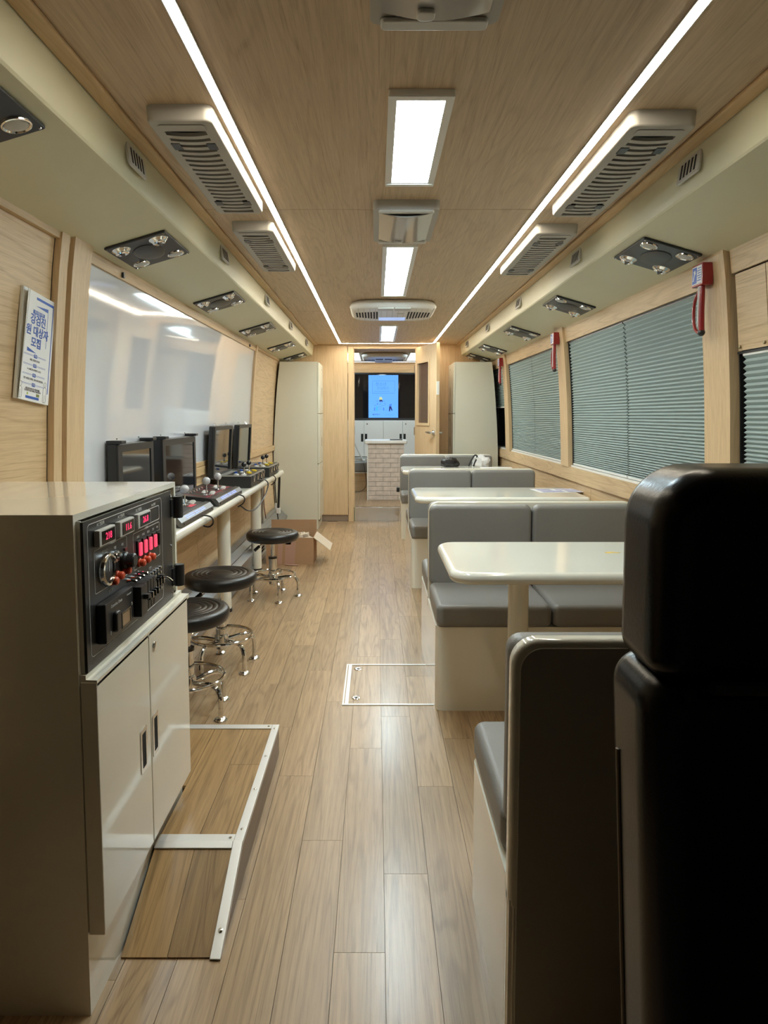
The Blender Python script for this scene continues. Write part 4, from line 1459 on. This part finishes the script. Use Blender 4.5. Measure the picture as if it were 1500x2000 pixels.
b_.faces.new((fa[0], fb[0], gb[0], ga[0])); b_.faces.new((fa[n], fb[n], gb[n], ga[n]))
PO('curled_margin', b_, M_paperc)


def POT(s, y, z, size, m, al='CENTER', bold=0.0):
    text('lettering', s, size, m, po, Mpo @ onX(.0006, y, z), align=al, bold=bold)


E_ = .0004
def POB(y0, y1, z0, z1, m=M_navy):
    return PO('print', box(NB(), 0, E_, y0, y1, z0, z1), m)


POB(-.02, .088, .148, .156)
POB(.084, .088, -.135, .148)
PO('print', prism(NB(), [(-.02, .128), (.055, .124), (.055, .136)], 0, E_, 'X'), M_navy)
POB(.054, .0555, .008, .124)
POB(-.035, .035, .102, .114)
POT('청소년을 위한', .0, .108, .0095, M_paper)
POT('강검진', -.002, .083, .034, M_navy, bold=.0008)
POT('원 대상자', -.002, .047, .034, M_navy, bold=.0008)
POT('모집', -.006, .012, .034, M_navy, bold=.0008)
PO('print', prism(NB(), [(-.055, -.018), (.0, -.018), (-.055, -.006)], 0, E_, 'X'), M_navy)
for k, (s, s2) in enumerate((('대상', '서울 건강한 청소년'), ('일시', '9~24세 청소년이면 누구나'), ('장소', '건강 상담을 원하는 청소년과 상담가능'), ('문의', '이동상담 버스를 이용하세요'))):
    z = -.032 - k * .030
    POB(-.072, .062, z + .0055, z + .0062); POB(-.072, .062, z + .0028, z + .0034)
    POB(-.012, .006, z - .001, z + .010)
    POT(s, -.003, z + .0045, .0075, M_paper)
    POT(s2, -.006, z - .010, .0075, M_joint)
POT('건강검진 및 상담 서비스를 제공합니다', -.006, -.138, .0062, M_joint)
POB(-.045, .035, -.162, -.154)
PO('print', box(NB(), 0, E_, .018, .036, -.152, -.143), mat('print_olive', (.2, .22, .05), .5))
PO('print', cyl(NB(), (-.035, -.147), .004, 0, E_, 'X', 10), mat('print_lime', (.4, .55, .1), .5))
for (cy, hh) in ((-.078, .030), (.068, .045)):      # two outlined figures at the foot of the notice
    PO('line_drawing', ring(NB(), (cy - .007, cy + .007, -.160 + hh, -.144 + hh, .006), (cy - .0062, cy + .0062, -.1592 + hh, -.1448 + hh, .0055), 0, E_, 'X', 4), M_joint)
    PO('line_drawing', ring(NB(), (cy - .010, cy + .010, -.165, -.161 + hh, .006), (cy - .0092, cy + .0092, -.1642, -.1618 + hh, .005), 0, E_, 'X', 4), M_joint)
    PO('line_drawing', box(NB(), 0, E_, cy - .0004, cy + .0004, -.165, -.140), M_joint)

# ------------------------------------------------------------------ black seat close at the right
bs = thing('passenger_seat', 'black leather passenger seat back close to the camera at the right edge', 'seat', (.53, .78, 0))


def lean(bm):
    for v in bm.verts:
        v.co.x += max(0, .93 - v.co.z) * .05
    return bm


def pillow(name, x0, x1, y0, y1, z0, z1, rad, edge, label=None):
    return OB(name, lean(slab(NB(), x0, x1, z0, z1, y0, y1, rad, edge, 'Y', 10, 8)), M_seatbk, bs, ang=80, label=label)


pillow('headrest', .309, .82, .70, .84, .918, 1.162, (.03, .03, .085, .07), .04)
pillow('backrest', .300, .83, .70, .85, .30, .926, (.06, .06, .045, .045), .045)
OB('shoulder_crease', tube(NB(), [(.37, .70, .921), (.55, .692, .921), (.79, .70, .921)], .008, 8), M_black, bs)
OB('piping', tube(NB(), [(.3060, .80, .80), (.3118, .80, .68), (.3178, .80, .56), (.3228, .80, .46), (.3275, .80, .37)], .003, 8, smooth=2), mat('tan_piping', (.22, .16, .10), .5), bs)
pillow('seat', .42, .79, .84, 1.06, .30, .43, .05, .04)
OB('base', box(NB(), .42, .76, .74, 1.04, .0, .30, bev=.01), M_black, bs)

# ------------------------------------------------------------------ the closed front of the shell, behind the camera, with added dark lining
for a in ((-1.04, -1.01, YF, .55, .0, 1.83), (1.25, 1.28, YF, .45, .0, 1.83)):
    B('unseen_dark_lining', M_shell, (WL_ if a[0] < 0 else WR_), *a)  # unseen, added to keep bounced light off the near surfaces
B('unseen_dark_lining', M_shell, ce, -.72, .96, YF, .75, ZC - .02, ZC)  # overhead piece of the same added lining
B('unseen_dark_mat', M_shell, fl, -1.05, 1.30, YF, .45, 0, .012)  # unseen dark sheet, added to lower the bounce from the floor
wf = ST(OB('wall_front', box(NB(), -1.2, 1.45, YF - .04, YF, 0, 2.06), M_shell))

# ------------------------------------------------------------------ rear room
ZF = .165
rf = struct('floor_rear'); rf.name = 'floor.001'
OB('floor_base', box(NB(), -1.2, 1.45, YE + .03, YR, ZF - .03, ZF - .006), M_joint, rf)
x = -1.15
k = 0
while x < 1.3:
    for (a, b) in ((YE + .05, 8.2 + (k % 3) * .3), (8.2 + (k % 3) * .3, YR)):
        o = OB('plank', box(NB(), 0, PW - .0012, .0005, b - a - .0005, -.006, 0), M_floor, rf)
        o.matrix_parent_inverse = Matrix(); o.location = (x, a, ZF)
    x += PW; k += 1
ZR = 2.02
rc = ST(OB('ceiling', box(NB(), -1.2, 1.45, YE + .03, YR, ZR, ZR + .05), M_ceil))
rw = struct('wall_rear')
B('wall_panel', M_wx, rw, -1.2, 1.45, YR, YR + .04, 0, 2.06)
B('header', M_wx, rw, -1.15, 1.4, YR - .06, YR, 1.865, ZR)
B('wall_panel', M_wy, rw, -1.2, -1.15, YE + .03, YR, 0, 2.06)
B('wall_panel', M_wy, rw, 1.40, 1.45, YE + .03, YR, 0, 2.06)
B('wall_panel', M_wx, rw, -1.2, -.33, YE + .031, YE + .05, 0, 2.06)
B('wall_panel', M_wx, rw, .53, 1.45, YE + .031, YE + .05, 0, 2.06)
B('wall_panel', M_wx, rw, -.33, .53, YE + .031, YE + .05, DZ + .03, 2.06)
o = led('short warm LED strip at the end of the rear room ceiling', -.85, 1.1, 9.84, 9.862, ZR - .005, ZR, m=M_ledr)
ceil_light(8.30, 9.50, 'white ceiling light panel at the left of the rear room', -.44, -.20, ZR)
ceil_light(8.30, 9.50, 'white ceiling light panel at the right of the rear room', .415, .655, ZR)
ra = thing('ceiling_air_conditioner', 'second ceiling air conditioner, seen through the doorway in the rear room', 'air conditioner', (.10, 8.6, ZR))
OB('housing', slab(NB(), -.185, .40, 8.35, 9.20, ZR - .06, ZR, .16, .035, 'Z', 10, 5), M_white, ra)
OB('front_strip', slab(NB(), -.02, .22, 8.96, 9.17, ZR - .066, ZR - .05, .03, .004, 'Z', 5, 2), M_greyl, ra)
for s in (-1, 1):
    for k in range(7):
        xx = .10 + s * (.13 + k * .020)
        B('slot', M_dark, ra, xx - .005, xx + .005, 8.72, 9.06 - .01 * k, ZR - .0615, ZR - .055)
for xa in (-.01, .11):
    B('vent_panel', M_dark, ra, xa, xa + .10, 8.66, 8.76, ZR - .063, ZR - .05)

# television
tv = thing('television', 'large wall television in the rear room showing a pale blue notice', 'television', (.1, YR - .06, 1.5))
ty = YR - .05
OB('casing', box(NB(), -.55, .76, ty, ty + .045, 1.150, 1.862, bev=.004), M_black, tv)
OB('screen', box(NB(), -.54, .75, ty - .002, ty, 1.185, 1.845), M_blackg, tv)
B('picture', M_tv, tv, -.118, .330, ty - .003, ty - .002, 1.190, 1.830)


def TV(name, pts, m):
    OB(name, prism(NB(), pts, ty - .0040, ty - .0032, 'Y'), m, tv)


def TVb(a, b, c_, d, m=M_tvd): TV('picture_detail', [(a, c_), (b, c_), (b, d), (a, d)], m)


for a in ((-.06, .28, 1.740, 1.745), (-.06, .28, 1.555, 1.560), (-.06, -.056, 1.56, 1.74), (.276, .28, 1.58, 1.74)): TVb(*a)
text('picture_text', '청소년', .06, M_tvd, tv, onY(.07, ty - .0034, 1.69))
text('picture_text', '건강버스', .05, M_tvd, tv, onY(.10, ty - .0034, 1.63))
TVb(-.03, .20, 1.585, 1.589)
TV('picture_figure', [(.045, 1.46), (.09, 1.46), (.095, 1.43), (.08, 1.43), (.07, 1.445), (.06, 1.425), (.05, 1.43)], M_tvn)
TV('picture_figure', [(.04, 1.46), (.095, 1.46), (.085, 1.50), (.05, 1.505)], M_tvy)
TV('picture_figure', [(.195, 1.36), (.225, 1.36), (.245, 1.30), (.230, 1.295), (.215, 1.33), (.205, 1.285), (.19, 1.29)], M_tvn)
TV('picture_figure', [(.19, 1.36), (.23, 1.36), (.235, 1.40), (.20, 1.395)], M_tvd)
TV('picture_figure', [(-.01, 1.295), (.02, 1.295), (.025, 1.36), (.0, 1.36)], M_tvc)
TV('picture_figure', [(-.035, 1.295), (-.018, 1.295), (-.018, 1.345), (-.035, 1.345)], M_tvd)
for (a, b, c_, d) in ((-.005, .03, 1.436, 1.444), (.10, .13, 1.436, 1.442), (-.03, .0, 1.375, 1.381), (.01, .025, 1.385, 1.41), (.04, .07, 1.39, 1.394), (.08, .11, 1.37, 1.374), (.125, .13, 1.375, 1.41), (.125, .145, 1.405, 1.41),
                      (.04, .08, 1.35, 1.353), (.04, .08, 1.32, 1.323), (.10, .12, 1.30, 1.34), (.14, .17, 1.30, 1.303), (.13, .26, 1.228, 1.231), (.13, .20, 1.243, 1.245)):
    TVb(a, b, c_, d)
text('picture_text', '서울특별시', .024, M_tvn, tv, onY(.0, ty - .0034, 1.238))
TV('picture_detail', [(-.055, 1.232), (-.045, 1.228), (-.040, 1.240), (-.050, 1.248)], M_tvn)

# rear wall units
yu = YR - .35
for k in range(6):
    a = -.746 + k * .283
    a0, a1 = a, a + .283
    hs = (k % 2 == 1)   # handle at the right edge of every other door
    side_txt = ['first', 'second', 'third', 'fourth', 'fifth', 'sixth'][k]
    t = thing('wall_unit', '%s white cabinet from the left in the row below the television' % side_txt, 'cabinet', ((a0 + a1) / 2, yu, .6), 'white cabinets below the television')
    t_ = NB(); box(t_, a0, a1, yu, YR, .62, 1.150)
    OB('carcass', t_, M_white, t)
    d = OB('door', box(NB(), a0 + .002, a1 - .002, yu - .018, yu - .0005, .624, 1.146, bev=.002), M_white, t)
    hx = a1 - .045 if hs else a0 + .012
    OB('handle', box(NB(), hx, hx + .034, yu - .0195, yu - .018, .865 if k in (2, 3) else .84, .955), M_dark, d)
    if not hs:
        OB('keyhole', cyl(NB(), (a0 + .045, 1.10), .009, yu - .018, yu - .022, 'Y', 12), M_steel, d)
sh = OB('shelf_board', box(NB(), -1.0, 1.25, yu - .10, YR, .585, .612, bev=.003), M_greyl)
tag(sh, 'pale shelf board below the rear cabinets', 'shelf')
rbn = thing('rear_bench', 'grey padded bench along the rear wall, seen left of the brick counter', 'bench', (0, 9.2, ZF))
OB('seat_cushion', slab(NB(), -1.1, -.02, 9.05, 9.62, .44, .585, .03, .025, 'Z', 5, 4), M_grey, rbn)
OB('base', box(NB(), -1.1, -.02, 9.08, 9.62, ZF, .432), M_wx, rbn)
OB('edge_strip', box(NB(), -1.1, -.02, 9.06, 9.08, .425, .44), M_white, rbn)

# brick-faced counter
bc = thing('reception_counter', 'small reception counter faced with pinkish brick print in the rear room', 'counter', (.13, 8.4, ZF))
cx0, cx1, cy0, cy1 = -.112, .345, 8.16, 8.60
OB('core', box(NB(), cx0, cx1, cy0 + .006, cy1, ZF, .872), M_mortar, bc)
OB('corner_strip', box(NB(), cx0 - .004, cx0 + .012, cy0 - .001, cy0 + .02, ZF, .872), M_white, bc)
OB('worktop', slab(NB(), cx0 - .035, .385, cy0 - .03, cy1 + .03, .873, .913, .02, .008, 'Z', 5, 3), M_white, bc)
OB('side_panel', box(NB(), cx0 - .004, cx0, cy0 + .02, cy1, ZF, .872), M_white, bc)
bh, bw = .0585, .185
me = None
r_ = 0
z = ZF + .002
while z < .865:
    zt = min(z + bh - .004, .870)
    x = cx0 + .014 - (.09 if r_ % 2 else 0)
    while x < cx1:
        a, b = max(x, cx0 + .014), min(x + bw - .004, cx1)
        if b - a > .01:
            dz = random.uniform(-.0012, .0012)
            OB('brick', box(NB(), a, b, cy0 - .001 + dz, cy0 + .007, z, zt, bev=.0015), M_brick, bc)
        x += bw
    z += bh
    r_ += 1
tb_ = OB('tablet', slab(NB(), .17, .33, 8.22, 8.40, .9135, .925, .012, .004, 'Z', 4, 2), M_blackg)
tag(tb_, 'thin dark tablet lying on the brick-faced counter', 'tablet')
lp = thing('laptop', 'open laptop with pale lid on the rear bench', 'laptop', (-.24, 9.2, .586))
OB('keyboard_base', slab(NB(), -.36, -.16, 9.12, 9.36, .586, .600, .01, .003, 'Z', 4, 2), M_greyl, lp)
Ml = Matrix.Translation((-.19, 9.24, .600)) @ Matrix.Rotation(R(-25), 4, 'Y')
OB('lid', box(NB(), -.008, .0, -.13, .13, 0, .26, bev=.002, M=Ml), M_greyl, lp)
OB('screen', box(NB(), -.0095, -.008, -.12, .12, .012, .25, M=Ml), M_blackg, lp)
cable('thin dark cable running from the laptop down to the rear floor', [(-.20, 9.10, .59), (-.17, 9.03, .56), (-.15, 9.02, .40), (-.13, 9.0, .26), (-.20, 8.98, .175), (-.32, 8.98, .172)], .004)
